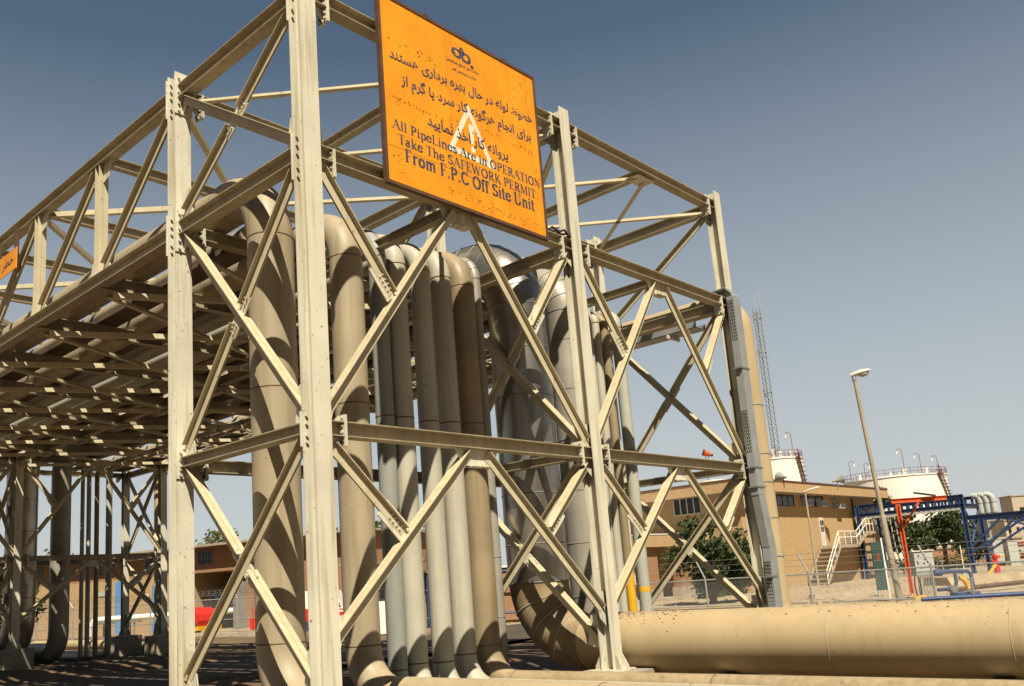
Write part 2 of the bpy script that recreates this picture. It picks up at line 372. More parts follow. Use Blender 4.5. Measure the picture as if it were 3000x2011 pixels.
    for Y in COLY:
        for k, (zt, zb) in enumerate(((ZB-HX-.06, ZC+.14), (ZC-HXC-.06, base+.5), (ZA-HX-.05, ZB+.13))):
            if k == 2 and Y == YA: continue
            a0, a1 = V((xb+.10, Y, zt)), V((xa-.10, Y, zb)); c0, c1 = V((xa-.10, Y, zt)), V((xb+.10, Y, zb))
            m = (a0+a1)/2
            if k == 1: a0, a1, c0, c1 = c0, c1, a0, a1
            if k == 2 and Y == YC: brace(c0, c1, (0, 1, 0)); continue
            brace(a0, a1, (0, 1, 0)); dc = (c1-c0).normalized()
            brace(c0, m-dc*.15, (0, 1, 0)); brace(m+dc*.15, c1, (0, 1, 0)); splice(m, dc, (0, 1, 0))
            for x, sg in ((xa, -1), (xb, 1)):
                MB().prism([(x+sg*.02, Y-.009, zb-.18), (x+sg*.02, Y-.009, zb+.36), (x+sg*.2, Y-.009, zb+.36), (x+sg*.3, Y-.009, zb-.1)], (0, .018, 0)).build("gusset_plate", STEEL, root)
    # wind bracing in the roof plane: rods to the middle of the front beam and of the rear beam
    for i in range(2):
        y0, y1 = COLY[i], COLY[i+1]; ym = (y0+y1)/2; zz = ZA-HY-.05
        for p, q in (((rows[1], y0), (rows[0], ym)), ((rows[0], y0), (rows[1], ym)), ((rows[1], ym), (rows[0], y1)), ((rows[1], y1), (rows[0], ym))):
            p = V((*p, zz)); q = V((*q, zz)); d = (q-p).normalized()
            lift = V((0, 0, .018)) if p.x < q.x else V((0, 0, -.018))
            MB().prof(p+d*.3+lift, q-d*.2+lift, [(-.045, -.04), (.045, -.04), (.045, -.03), (-.035, -.03), (-.035, .05), (-.045, .05)], (0, 0, 1)).build("wind_brace", BRACE, root)
        MB().bx(rows[0]-.3, rows[0]+.02, ym-.3, ym+.3, zz-.006, zz+.006).build("gusset_plate", STEEL, root)
    return root
T1 = thing("pipe_rack_tower", (0, 0, G), "tall cream steel tower carrying the big orange warning sign, in the foreground", "pipe rack")
tower(T1, 0, -1.5)
T2 = thing("pipe_rack_tower", (-25, 0, G), "shaded steel tower on concrete footings at the far end of the pipe bridge", "pipe rack")
tower(T2, -24.98, -1.16)

# ------------------------------------------------------------------ bridge between the towers
BR = thing("pipe_bridge", (-14, YA, ZB-.3), "overhead steel truss bridge carrying the pipes from the front tower to the far tower", "bridge")
XR, XE = -3.349-D/2, -24.98; NP = 8; P = (-3.349+25.1)/NP
nodes = [-3.349-P*i for i in range(NP+1)]
for Y in COLY:
    for z, nm in ((ZA, "top_chord"), (ZB, "bottom_chord")):
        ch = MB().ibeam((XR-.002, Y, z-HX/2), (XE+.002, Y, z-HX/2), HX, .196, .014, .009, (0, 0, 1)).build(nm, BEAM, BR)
        for x, sg in ((XR, -1), (XE, 1)):
            e = MB().bx(x+sg*.0005, x+sg*.0195, Y-.15, Y+.15, z-HX-.27, z+.16)
            zs = [z+.1, z-.02, z-.14, z-HX-.1, z-HX-.21]
            e.bolts([(x+sg*.02, Y+q, zz) for q in (-.085, .085) for zz in zs], (sg, 0, 0), .02, .03)
            e.bolts([(x-sg*.0185, Y+q, zz) for q in (-.085, .085) for zz in zs], (-sg, 0, 0), .02, .028)
            e.prism([(x+sg*.02, Y-.006, z-HX-.001), (x+sg*.02, Y-.006, z-HX-.2), (x+sg*.22, Y-.006, z-HX-.001)], (0, .012, 0))
            e.build("end_plate", STEEL, ch)
    for i in range(1, NP):
        MB().ibeam((nodes[i], Y, ZB+.001), (nodes[i], Y, ZA-HX-.001), .16, .17, .012, .009, (1, 0, 0), .006).build("vertical", BRACE, BR)
        gp = Multi()
        for z0, sg in ((ZB+.002, 1), (ZA-HX-.002, -1)):
            for sd in (-1, 1): gp.prism([(nodes[i]+sd*.082, Y-.008, z0), (nodes[i]+sd*.4, Y-.008, z0), (nodes[i]+sd*.3, Y-.008, z0+sg*.3), (nodes[i]+sd*.082, Y-.008, z0+sg*.34)], (0, .016, 0))
        gp.build("gusset_plate", STEEL, BR)
    for i in range(NP):
        hi, lo = (nodes[i], nodes[i+1]) if i < NP//2 else (nodes[i+1], nodes[i])
        s = 1 if lo > hi else -1
        p0 = V((hi+s*.17, Y, ZA-HX-.1)); p1 = V((lo-s*.2, Y, ZB+.12)); ax = (p1-p0).normalized()
        hd = ax.cross(V((0, 1, 0))); hd = hd if hd.z > 0 else -hd
        MB().tee(p0, p1, .14, .17, hd).build("diagonal", BRACE, BR)
for i in range(1, NP):
    X = nodes[i]
    for k in range(2):
        y0, y1 = COLY[k]+.006, COLY[k+1]-.006
        MB().ibeam((X, y0, ZA-.1), (X, y1, ZA-.1), .18, .15, .012, .008, (0, 0, 1)).build("roof_beam", BEAM, BR)
for j in range(2, 2*NP, 2):
    X = nodes[0]-P*j/2
    for k in range(2):
        y0, y1 = COLY[k]+.006, COLY[k+1]-.006
        h = .25 if j % 2 == 0 else .18
        MB().ibeam((X, y0, ZB-.01-h/2), (X, y1, ZB-.01-h/2), h, .17, .012, .008, (0, 0, 1)).build("deck_beam", BEAM, BR)
def angle(p, q, z, dz):
    p = V((*p, z+dz)); q = V((*q, z+dz)); d = (q-p).normalized()
    MB().prof(p+d*.2, q-d*.2, [(-.05, -.045), (.05, -.045), (.05, -.034), (-.039, -.034), (-.039, .055), (-.05, .055)], (0, 0, 1)).build("wind_brace", BRACE, BR)
for i in range(1, NP, 2):
    for k in range(2):
        y0, y1 = COLY[k], COLY[k+1]; ym = (y0+y1)/2
        for n2 in (i-1, i+1):
            for yy in (y0, y1): angle((nodes[i], ym), (nodes[n2], yy), ZA-HX, .02)
for i in range(NP):
    for k in range(2):
        y0, y1 = COLY[k], COLY[k+1]
        angle((nodes[i], y0), (nodes[i+1], y1), ZB-.3, .0); angle((nodes[i], y1), (nodes[i+1], y0), ZB-.3, -.06)
for y0, y1, z in ((1.2, 1.62, ZB+.06), (5.22, 5.40, ZB+.06), (6.88, 7.30, ZB+.08), (8.14, 8.40, ZB+.06), (10.0, 10.9, ZB+.05), (2.40, 2.62, ZB+.05), (4.42, 4.48, ZB+.05), (.14, .33, ZB+.05)):  # trays added to close deck gaps, so less sun reaches the far tower
    MB().bx(-28.2, -3.55, y0, y1, z, z+.03).bx(-28.2, -3.55, y0, y0+.02, z+.0305, z+.12).bx(-28.2, -3.55, y1-.02, y1, z+.0305, z+.12).build("added_deck_tray", TRAYM, BR)
for yy, r in ((1.42, .16), (7.13, .13), (8.28, .10), (10.2, .22), (10.72, .17), (5.18, .09)):  # extra pipes added to make the deck denser and its shade deeper
    MB().tube([(-3.65, yy, ZB+.13+r), (-28.3, yy, ZB+.13+r)], r, 18).build("added_deck_pipe", TAN if r > .14 else PALE, BR)
# hangers and clips under the deck: short stubs that hold the small lines
for i in range(1, NP):
    for yy in (1.3, 2.5, 4.5, 7.0, 8.4, 9.6):
        MB().bx(nodes[i]+.25, nodes[i]+.45, yy-.06, yy+.06, ZB-.29, ZB-.2595).build("shoe", STEEL, BR)

# ------------------------------------------------------------------ pipes
def ppath(xv, R, zl, zh, xs, xf, zlf, xend, bottom=True):
    pts = [(xs, zl)]
    A = 12
    for k in range(A+1):
        a = math.pi/2*k/A; pts.append((xv+R-R*math.sin(a), zl+R-R*math.cos(a)))
    n0 = len(pts)
    for k in range(A+1):
        a = math.pi/2*k/A; pts.append((xv-R+R*math.cos(a), zh-R+R*math.sin(a)))
    for k in range(A+1):
        a = math.pi/2*k/A; pts.append((xf+R-R*math.sin(a), zh-R+R*math.cos(a)))
    for k in range(A+1):
        a = math.pi/2*k/A; pts.append((xf-R+R*math.cos(a), zlf+R-R*math.sin(a)))
    pts.append((xend, zlf)); return pts
def ring(mb, c, ax, r, wd=.012, bulge=.006, n=28):
    c, ax = V(c), V(ax); mb.tube([c-ax*wd, c-ax*wd*.3, c+ax*wd*.3, c+ax*wd], [r-.001, r+bulge, r+bulge, r-.001], n, cap=False)
PG = "pipes that come over the bridge and drop through the front tower"
def pipe(nm, label, Y, r, m, xv, R, zh, zl, welds=True, jacket=None, n=28, xs=16, xf=-26.7, xend=-60, part_m=None, bands=None):
    t = thing(nm, (xv, Y, G), label, "pipe", PG)
    pts = [(x, Y, z) for x, z in ppath(xv, R, zl, zh, xs, xf, zl, xend)]
    MB().tube(pts, r, n).build("pipe_wall", m, t)
    wz = [((xv, Y, zh-R), (0, 0, 1)), ((xv, Y, zl+R), (0, 0, 1)), ((xv-R, Y, zh), (1, 0, 0)), ((xv+R, Y, zl), (1, 0, 0)), ((xv, Y, (zh+zl)/2+.6), (0, 0, 1)), ((xf, Y, zh-R), (0, 0, 1))]
    if welds:
        e = Multi()
        for c, a in wz: ring(e, c, a, r)
        for k in range(2): ring(e, (xv+R+3.5+4*k, Y, zl), (1, 0, 0), r)
        e.build("weld_seam", WELD, t)
    return t
p = pipe("large_pipe", "thick tan pipe nearest the left face of the front tower, behind the crossed braces", .70, .335, TAN, -2.0, .92, 6.02, -1.53)
pipe("medium_pipe", "brownish tan pipe just right of the front corner column, second thickest of the bare pipes", 2.10, .262, TAN, -2.0, .68, 5.80, -1.46)
pipe("small_pipe", "dark blue grey pipe half hidden beside a pale one, right of the brownish tan pipe", 2.80, .15, GREYP, -2.05, .5, 5.82, -1.70, n=20)
pipe("small_pipe", "pale pipe with rusty weld at its elbow, touching the blue grey pipe", 3.14, .178, PALE, -2.0, .52, 5.76, -1.66, n=24)
pipe("small_pipe", "pale pipe with the lowest elbow, below the left part of the orange sign", 3.66, .17, PALE, -1.95, .5, 5.72, -1.67, n=24)
pipe("small_pipe", "cream pipe in the middle of the row, left of the dark brownish pipe", 4.20, .186, PALE, -2.0, .55, 5.77, -1.66, n=24)
pb = pipe("medium_pipe", "brown pipe under the middle of the sign, turning right along the ground in front", 4.73, .225, TANB, -2.0, .62, 5.79, -1.64)
t = pipe("jacketed_pipe", "slim pipe with segmented metal jacket close behind the brown pipe", 5.10, .10, SILVER, -2.0, .45, 5.86, -1.75, welds=False, n=18)
e = Multi()
for k in range(5):
    a = math.pi/2*k/4; ring(e, (-2.45+.45*math.cos(a), 5.10, 5.41+.45*math.sin(a)), (-math.sin(a), 0, math.cos(a)), .1, .01, .008, 18)
for z in (4.4, 3.4, 2.4, 1.4, .4, -.6): ring(e, (-2.0, 5.10, z), (0, 0, 1), .1, .01, .006, 18)
e.build("jacket_band", GALVD, t)
# big insulated pipe: jacket down to the bottom bend, bare painted run along the ground
bt = thing("huge_pipe", (-2, 6.28, G), "huge silver jacketed pipe bending into the thick tan pipe that runs to the right", "pipe", PG)
Yb = 6.28
pp = ppath(-2.05, 1.05, -1.12, 6.1, 16, -26.7, -1.12, -60)
k0 = 13
def loc(q): return (q[0], Yb, q[1])
low = pp[:k0+1]; MB().tube([loc(q) for q in low[1:]], [.4685]+[.4685+.08*i/(k0-1) for i in range(k0-1)]+[.5485], 40).build("bend", DKBROWN, bt); low = low[:2]; MB().tube([loc(q) for q in low], [.468]*2, 40).build("pipe_wall", SAND, bt)  # bend in a darker brown than the straight run
MB().tube([loc(q) for q in pp[k0:]], .55, 40).build("jacket", METAL, bt)
e = Multi()
for i in range(7):
    a = math.pi/2*i/6; ring(e, (-3.1+1.05*math.cos(a), Yb, 5.05+1.05*math.sin(a)), (-math.sin(a), 0, math.cos(a)), .55, .012, .009, 40)
for z in (4.2, 3.3, 2.4, 1.5, .6, -.07): ring(e, (-2.05, Yb, z), (0, 0, 1), .55, .012, .008, 40)
for x in range(-4, -26, -1): ring(e, (x-.2, Yb, 6.1), (1, 0, 0), .55, .012, .006, 40)
for z in (4.2, 3.0, 1.8, .6): ring(e, (-26.7, Yb, z), (0, 0, 1), .55, .012, .008, 40)
e.build("jacket_band", GALVD, bt)
e = Multi()
for a in (.25, .5, .75):
    q = a*math.pi/2; ring(e, (-2.05+1.05-1.05*math.sin(q), Yb, -.07-1.05*math.cos(q)), (math.cos(q), 0, -math.sin(q)), .47+.08*a, .012, .007, 40)
for x in (3.2, 5.4, 7.6): ring(e, (x, Yb, -1.12), (1, 0, 0), .468, .008, .004, 40)
e.build("weld_seam", CONC, bt)
dm = MB(); R0 = random.Random(11)
for i in range(420):
    x = -.75+abs(R0.gauss(0, .75)) if i < 330 else R0.uniform(-.7, 6); a = R0.gauss(1.75, .33); r0 = .4695; rr_ = R0.uniform(.006, .022)
    if not -.85 < x < 7: continue
    c = V((x, Yb+r0*math.cos(a), -1.12+r0*math.sin(a))); nn = V((0, math.cos(a), math.sin(a))); t1_ = V((1, 0, 0)); t2_ = nn.cross(t1_); k = R0.randint(5, 7)
    dm.add([c+(t1_*math.cos(6.283*j/k)*rr_*R0.uniform(.6, 1.5)+t2_*math.sin(6.283*j/k)*rr_*R0.uniform(.5, 1)) for j in range(k)]+[c+nn*rr_*.7], [(j, (j+1) % k, k) for j in range(k)])
dd_ = dm.build("dried_mud", DKBROWN, bt); dd_["kind"] = "stuff"
t = pipe("jacketed_pipe", "wide pale jacketed pipe with segmented elbow, hidden behind the middle front column", 7.72, .36, SILVER, -2.0, .8, 6.02, -1.5, welds=False, n=32)
e = Multi()
for k in range(6):
    a = math.pi/2*k/5; ring(e, (-2.8+.8*math.cos(a), 7.72, 5.22+.8*math.sin(a)), (-math.sin(a), 0, math.cos(a)), .36, .012, .01, 32)
for z in (4.6, 3.6, 2.6, 1.6, .6, -.4): ring(e, (-2.0, 7.72, z), (0, 0, 1), .36, .012, .008, 32)
e.build("jacket_band", GALVD, t)
pipe("thin_pipe", "thin cream pipe with the highest small elbow, just right of the middle column", 8.55, .078, PALE, -2.0, .24, 5.74, -1.78, n=16)
pipe("thin_pipe", "thin cream pipe directly right of the highest small elbow", 8.80, .088, PALE, -2.0, .26, 5.46, -1.77, n=16)
t = pipe("thin_pipe", "thin rust stained pipe painted yellow near the ground, left of the grey one", 9.12, .092, TANB, -2.0, .26, 5.44, -1.77, n=16)
MB().cyl((-2.0, 9.12, -1.3), (-2.0, 9.12, .12), .0945, 16).build("yellow_band", YEL, t)
t = pipe("grey_pipe", "pale grey pipe with an orange band low down, last of the row in the tower", 9.62, .125, GREYL, -2.0, .38, 5.6, -1.74, n=20)
MB().cyl((-2.0, 9.62, -.42), (-2.0, 9.62, -.32), .1275, 20).build("orange_band", YEL, t)
# pipe outside the right end of the tower
t = thing("outer_pipe", (-.35, 12.2, G), "tan pipe rising outside the right end column behind the cable tray", "pipe", PG)
MB().tube([(x, 12.2, z) for x, z in ppath(-.35, .75, -1.6, 5.92, 15, -27.5, -1.6, -60)], .225, 24).build("pipe_wall", SAND, t)
e = Multi()
for z in (3.4, 2.3, 1.7, .9, .1): ring(e, (-.35, 12.2, z), V((.12*random.uniform(-1, 1), .1, 1)).normalized(), .226, .018, .008, 24)
e.build("strap", GALVD, t)
# sleepers
for i, x in enumerate((1.6, 5.2, 8.8, 12.4)):
    o = MB().bx(x-.14, x+.14, .2, 10.2, -2.1, -1.868).build("concrete_sleeper", CONC)
    tag(o, "low concrete sleeper under the pipe runs right of the front tower", "concrete beam", "concrete sleepers under the pipes")
    o = MB().bx(x-.12, x+.12, Yb-.45, Yb+.45, -1.866, -1.57).build("pipe_saddle", CONC)
    tag(o, "concrete saddle block carrying the thick tan pipe", "concrete block", "saddles under the thick tan pipe")

# ------------------------------------------------------------------ cable tray and cables
TR = thing("cable_tray", (.1, 11, G), "galvanised perforated cable tray running up the right end column and over the beam", "cable tray")
X0, X1 = .03, .19
def traybox(pts, nm="tray"):
    m = MB()
    for (ya, yb, z), (yc, yd, z2) in zip(pts, pts[1:]):
        m.add([(X0, ya, z), (X1, ya, z), (X1, yb, z), (X0, yb, z), (X0, yc, z2), (X1, yc, z2), (X1, yd, z2), (X0, yd, z2)], [(0, 1, 5, 4), (1, 2, 6, 5), (2, 3, 7, 6), (3, 0, 4, 7), (0, 3, 2, 1), (4, 5, 6, 7)])
    return m
traybox([(10.83, 11.12, 5.60), (10.80, 11.08, 3.4), (10.78, 11.06, 1.35)]).build("tray", GALV, TR)
traybox([(10.79, 11.07, 1.345), (10.94, 11.24, .3)]).build("tray", GALV, TR)
traybox([(10.95, 11.25, .295), (10.84, 11.16, -1.75)]).build("tray", GALV, TR)
e = MB()
for z0, z1, y in ((5.5, 4.6, 10.815), (3.1, 2.2, 10.785), (.0, -.9, 10.9)):
    k = 0; z = z0
    while z > z1:
        for x in (.065, .11, .155): e.cyl((x, y+.03, z), (x, y-.012-.0*(k), z), .012, 6)
        z -= .07; k += 1
e.build("perforation", HOLE, TR)
e = Multi()
for z in (4.0, 1.9, 1.5, -.3): e.bx(X0-.02, X1+.012, 10.74, 11.13, z, z+.035)
e.build("strap", GALVD, TR)
e = MB(); e.prism([(X1, 10.84, 5.602), (X1, 11.12, 5.602), (.02, 11.12, 5.80), (.02, 10.84, 5.80)], (-.012, 0, .03))
e.prism([(.02, 10.80, 5.805), (.02, 11.14, 5.805), (-.5, 11.14, 5.77), (-.5, 10.80, 5.77)], (0, 0, .02))
e.build("cover", GALV, TR)
TR2 = thing("cable_tray", (-3, 11, 5.0), "grey cable tray hung level under the deck at the right end of the front tower", "cable tray")
MB().bx(-7, -.5, 10.35, 10.75, 4.98, 5.0).bx(-7, -.5, 10.34, 10.36, 5.001, 5.12).bx(-7, -.5, 10.74, 10.76, 5.001, 5.12).build("tray", GALV, TR2)
Multi().bx(-1.2, -1.16, 10.3, 10.8, 4.9, 4.978).bx(-3.0, -2.96, 10.3, 10.8, 4.9, 4.978).build("bracket", STEEL, TR2)
cb = MB()
for k in range(5):
    pts = [(-.12+.05*math.sin(i*.9+k)-.04+.03*k, 3.9+.12*i, ZB+.03+.02*k*((i+k) % 2)+.02*math.sin(i*1.7+k)) for i in range(14)]
    cb.tube(pts, .02, 6)
tag(cb.build("cable_bundle", BLACK), "tangled black cables lying on the beam beside the right edge of the sign", "cables")

# ------------------------------------------------------------------ signs
AR = {'ا': (0xFE8D, 0xFE8E), 'د': (0xFEA9, 0xFEAA), 'ذ': (0xFEAB, 0xFEAC), 'ر': (0xFEAD, 0xFEAE), 'ز': (0xFEAF, 0xFEB0), 'و': (0xFEED, 0xFEEE)}
for ch, b in (('ب', 0xFE8F), ('پ', 0xFB56), ('ت', 0xFE95), ('ج', 0xFE9D), ('ح', 0xFEA1), ('خ', 0xFEA5), ('س', 0xFEB1), ('ش', 0xFEB5), ('ص', 0xFEB9), ('ط', 0xFEC1), ('ع', 0xFEC9), ('ف', 0xFED1), ('ک', 0xFB8E), ('گ', 0xFB92), ('ل', 0xFEDD), ('م', 0xFEE1), ('ن', 0xFEE5), ('ه', 0xFEE9), ('ی', 0xFBFC)):
    AR[ch] = (b, b+1, b+2, b+3)
def shape(s):
    out = []
    for i, c in enumerate(s):
        if c not in AR: out.append(c); continue
        pj = i > 0 and s[i-1] in AR and len(AR[s[i-1]]) == 4
        nj = len(AR[c]) == 4 and i+1 < len(s) and s[i+1] in AR
        f = AR[c]; out.append(chr(f[3] if pj and nj else f[2] if nj else f[1] if pj else f[0]))
    return ''.join(reversed(out))
def text_verts(body, off):
    c = bpy.data.curves.new("tmp", "FONT"); c.body = body; c.offset = off; c.resolution_u = 3
    o = bpy.data.objects.new("tmp", c); COL.objects.link(o)
    dg = bpy.context.evaluated_depsgraph_get(); me = bpy.data.meshes.new_from_object(o.evaluated_get(dg))
    vs = [v.co.copy() for v in me.vertices]; fs = [tuple(p.vertices) for p in me.polygons]
    bpy.data.objects.remove(o); bpy.data.meshes.remove(me); bpy.data.curves.remove(c)
    return vs, fs
XS = .075                                                     # front face of the sign panel
def plane(mb, vs, fs, x, y0, y1, z0, slope=0, height=None):
    xa = min(v.x for v in vs); xb = max(v.x for v in vs); sc = (y1-y0)/(xb-xa); sz = sc if height is None else height
    mb.add([V((x, y0+(v.x-xa)*sc, z0+v.y*sz+(v.x-xa)*sc*slope)) for v in vs], fs)
def nib(strokes, nx, ny):
    """each stroke: list of points, swept with a flat rectangular nib -> convex quads"""
    out = []
    for st in strokes:
        pts = st[0]; kx, ky = (st[1], st[2]) if len(st) > 1 else (nx, ny)
        for a, b in zip(pts, pts[1:]):
            P_ = [(q[0]+sx*kx, q[1]+sy*ky) for q in (a, b) for sx in (-1, 1) for sy in (-1, 1)]
            P_ = sorted(set(P_)); h = []
            def half(seq):
                r = []
                for q in seq:
                    while len(r) > 1 and (r[-1][0]-r[-2][0])*(q[1]-r[-2][1])-(r[-1][1]-r[-2][1])*(q[0]-r[-2][0]) <= 1e-12: r.pop()
                    r.append(q)
                return r
            out.append(half(P_)[:-1]+half(P_[::-1])[:-1])
    return out
def arc(cx, cy, rx, ry, a0, a1, n=10): return [(cx+rx*math.cos(rad(a0+(a1-a0)*i/n)), cy+ry*math.sin(rad(a0+(a1-a0)*i/n))) for i in range(n+1)]
def ser(x, y, k=.13): return ([(x-k, y), (x+k, y)], .0, .022)
def ln(*p): return (list(p),)
def thin(*p): return (list(p), .022, .022)
GL = {
 'A': (.74, [thin((.08, .02), (.37, .98)), ln((.37, .96), (.64, .02)), thin((.2, .36), (.52, .36)), ser(.08, .02), ser(.64, .02)]),
 'l': (.32, [ln((.16, .02), (.16, .98)), ser(.16, .02), ([(.06, .98), (.16, .98)], .0, .022)]),
 'P': (.62, [ln((.17, .02), (.17, .98)), ser(.17, .02), ser(.17, .98), (arc(.28, .73, .25, .25, 90, -90),), thin((.17, .98), (.28, .98)), thin((.17, .48), (.28, .48))]),
 'i': (.32, [ln((.16, .02), (.16, .66)), ser(.16, .02), ([(.06, .66), (.16, .66)], .0, .022), ([(.13, .9), (.19, .9)], .045, .055)]),
 'p': (.60, [ln((.15, -.28), (.15, .66)), ser(.15, -.28), (arc(.3, .34, .2, .32, 110, -110),), ([(.04, .66), (.15, .66)], 0, .022)]),
 'e': (.54, [(arc(.27, .34, .2, .32, 20, 330),), thin((.1, .38), (.46, .38)), thin((.46, .38), (.455, .46))]),
 'L': (.62, [ln((.17, .02), (.17, .98)), ser(.17, .98), thin((.04, .02), (.56, .02)), thin((.56, .02), (.58, .22))]),
 'n': (.62, [ln((.15, .02), (.15, .66)), ser(.15, .02), ([(.04, .66), (.15, .66)], 0, .022), (arc(.32, .46, .15, .2, 150, 0),), ln((.47, .46), (.47, .02)), ser(.47, .02)]),
 's': (.46, [(arc(.23, .5, .13, .15, 20, 180, 6)+arc(.23, .18, .15, .16, 90, -160, 8),)]),
 'r': (.46, [ln((.15, .02), (.15, .66)), ser(.15, .02), ([(.04, .66), (.15, .66)], 0, .022), (arc(.3, .48, .12, .17, 160, 50, 5),)]),
 'O': (.80, [(arc(.4, .5, .3, .48, 0, 360, 20),)]),
 'E': (.64, [ln((.17, .02), (.17, .98)), thin((.04, .02), (.56, .02)), thin((.04, .98), (.54, .98)), thin((.17, .5), (.42, .5)), thin((.42, .4), (.42, .6)), thin((.56, .02), (.58, .22)), thin((.54, .98), (.55, .8))]),
 'R': (.70, [ln((.17, .02), (.17, .98)), ser(.17, .02), ser(.17, .98), (arc(.28, .74, .23, .24, 90, -90),), thin((.17, .98), (.28, .98)), thin((.17, .5), (.3, .5)), ln((.32, .5), (.58, .02)), ser(.6, .02, .08)]),
 'T': (.66, [ln((.33, .02), (.33, .98)), ser(.33, .02), thin((.05, .98), (.61, .98)), thin((.05, .98), (.04, .78)), thin((.61, .98), (.62, .78))]),
 'I': (.34, [ln((.17, .02), (.17, .98)), ser(.17, .02), ser(.17, .98)]),
 'N': (.78, [thin((.14, .02), (.14, .98)), ln((.14, .96), (.62, .04)), thin((.63, .02), (.63, .98)), ser(.14, .02, .1), ser(.1, .98, .08), ser(.63, .98, .1)]),
 'a': (.52, [(arc(.2, .2, .13, .16, 60, 330, 8),), ln((.35, .46), (.35, .08)), (arc(.23, .5, .12, .14, 160, 0, 6),), thin((.2, .37), (.35, .4)), thin((.35, .06), (.48, .04))]),
 'k': (.60, [ln((.15, .02), (.15, .98)), ser(.15, .02), ([(.04, .98), (.15, .98)], 0, .022), thin((.17, .28), (.44, .64)), ln((.26, .4), (.48, .02)), ser(.48, .02, .08), ser(.44, .65, .09)]),
 'h': (.62, [ln((.15, .02), (.15, .98)), ser(.15, .02), ([(.04, .98), (.15, .98)], 0, .022), (arc(.32, .46, .15, .2, 150, 0),), ln((.47, .46), (.47, .02)), ser(.47, .02)]),
 'S': (.58, [(arc(.29, .74, .18, .23, 20, 180, 7)+arc(.29, .26, .2, .24, 100, -160, 9),), thin((.46, .8), (.46, .98)), thin((.09, .02), (.09, .22))]),
 'F': (.58, [ln((.17, .02), (.17, .98)), ser(.17, .02), thin((.04, .98), (.54, .98)), thin((.17, .5), (.4, .5)), thin((.4, .4), (.4, .6)), thin((.54, .98), (.55, .78))]),
 'W': (.98, [ln((.08, .98), (.28, .04)), thin((.28, .04), (.46, .94)), ln((.46, .94), (.66, .04)), thin((.66, .04), (.86, .98)), ser(.08, .98, .1), ser(.86, .98, .1)]),
 'K': (.74, [ln((.17, .02), (.17, .98)), ser(.17, .02), ser(.17, .98), thin((.2, .42), (.56, .96)), ln((.32, .58), (.62, .02)), ser(.62, .02, .1), ser(.56, .98, .1)]),
 'M': (.92, [thin((.12, .02), (.14, .98)), ln((.16, .96), (.44, .06)), thin((.44, .06), (.72, .98)), ln((.75, .98), (.75, .02)), ser(.12, .02, .1), ser(.75, .02), ser(.1, .98, .07), ser(.79, .98, .08)]),
 'o': (.58, [(arc(.29, .34, .19, .32, 0, 360, 16),)]),
 'm': (.90, [ln((.15, .02), (.15, .66)), ser(.15, .02), ([(.04, .66), (.15, .66)], 0, .022), (arc(.3, .46, .13, .2, 150, 0),), ln((.43, .46), (.43, .02)), ser(.43, .02, .1), (arc(.58, .46, .14, .2, 150, 0),), ln((.72, .46), (.72, .02)), ser(.72, .02, .1)]),
 '.': (.30, [([(.12, .07), (.16, .07)], .05, .07)]),
 'C': (.70, [(arc(.38, .5, .28, .48, 45, 320, 16),), thin((.6, .98), (.6, .74))]),
 'f': (.36, [ln((.16, .02), (.16, .8)), ser(.16, .02), thin((.03, .64), (.3, .64)), (arc(.27, .8, .11, .17, 180, 40, 6),)]),
 't': (.38, [ln((.16, .1), (.16, .86)), thin((.03, .64), (.32, .64)), (arc(.25, .12, .09, .1, 180, 300, 5),)]),
 'U': (.78, [ln((.16, .98), (.16, .3)), (arc(.38, .28, .22, .26, 180, 360, 10),), thin((.6, .28), (.6, .98)), ser(.16, .98), ser(.6, .98, .1)]),
}
def serif_line(mb, s, y0, y1, z0, cap, slope, x, nx=.072, ny=.03):
    adv = []; cx = 0
    for ch in s:
        adv.append(cx); cx += .30 if ch == ' ' else GL[ch][0]
    sc = (y1-y0)/cx; k = 0
    for ch, a in zip(s, adv):
        if ch == ' ': continue
        for poly in nib(GL[ch][1], nx, ny):
            xx = x+.00006*(k % 40); k += 1
            mb.add([(xx, y0+(a+px)*sc, z0+py*cap+(a+px)*sc*slope) for px, py in poly], [tuple(range(len(poly)))])
SG = thing("warning_sign", (0, 2.9, 5.4), "large orange pipeline warning sign with white triangle, bolted high on the front tower", "sign")
sy0, sy1, sz0, sz1 = 1.19, 4.63, 5.405, 8.285
MB().bx(.052, XS, sy0+.02, sy1-.02, sz0+.02, sz1-.02).build("panel", ORANGE, SG)
fr = MB()
for a in ((sy0-.03, sy0+.02, sz0-.03, sz1+.03), (sy1-.02, sy1+.03, sz0-.03, sz1+.03)): fr.bx(.02, XS+.012, *a)
fr.bx(.02, XS+.012, sy0+.0205, sy1-.0205, sz0-.03, sz0+.019); fr.bx(.02, XS+.012, sy0+.0205, sy1-.0205, sz1-.019, sz1+.03)
fr.build("frame", FRAMEB, SG)
bk = Multi()
for z in (5.5, 7.75):
    for y in (1.45, 2.9, 4.35): bk.bx(-.06, .051, y-.03, y+.03, z-.05, z+.05)
for y, hh in ((2.17, .07), (3.95, .06)): bk.bx(.03, .06, y-.03, y+.03, sz1+.031, sz1+.031+hh)
bk.build("bracket", FRAMEB, SG)
tri = MB(); A_, Bl, Br = V((2.93, 7.17)), V((2.42, 6.27)), V((3.46, 6.24)); cen = (A_+Bl+Br)/3
inn = [cen+(q-cen)*.70 for q in (A_, Bl, Br)]; outp = [A_, Bl, Br]
for i in range(3):
    j = (i+1) % 3; tri.add([(XS+.001, *outp[i]), (XS+.001, *outp[j]), (XS+.001, *inn[j]), (XS+.001, *inn[i])], [(0, 1, 2, 3)])
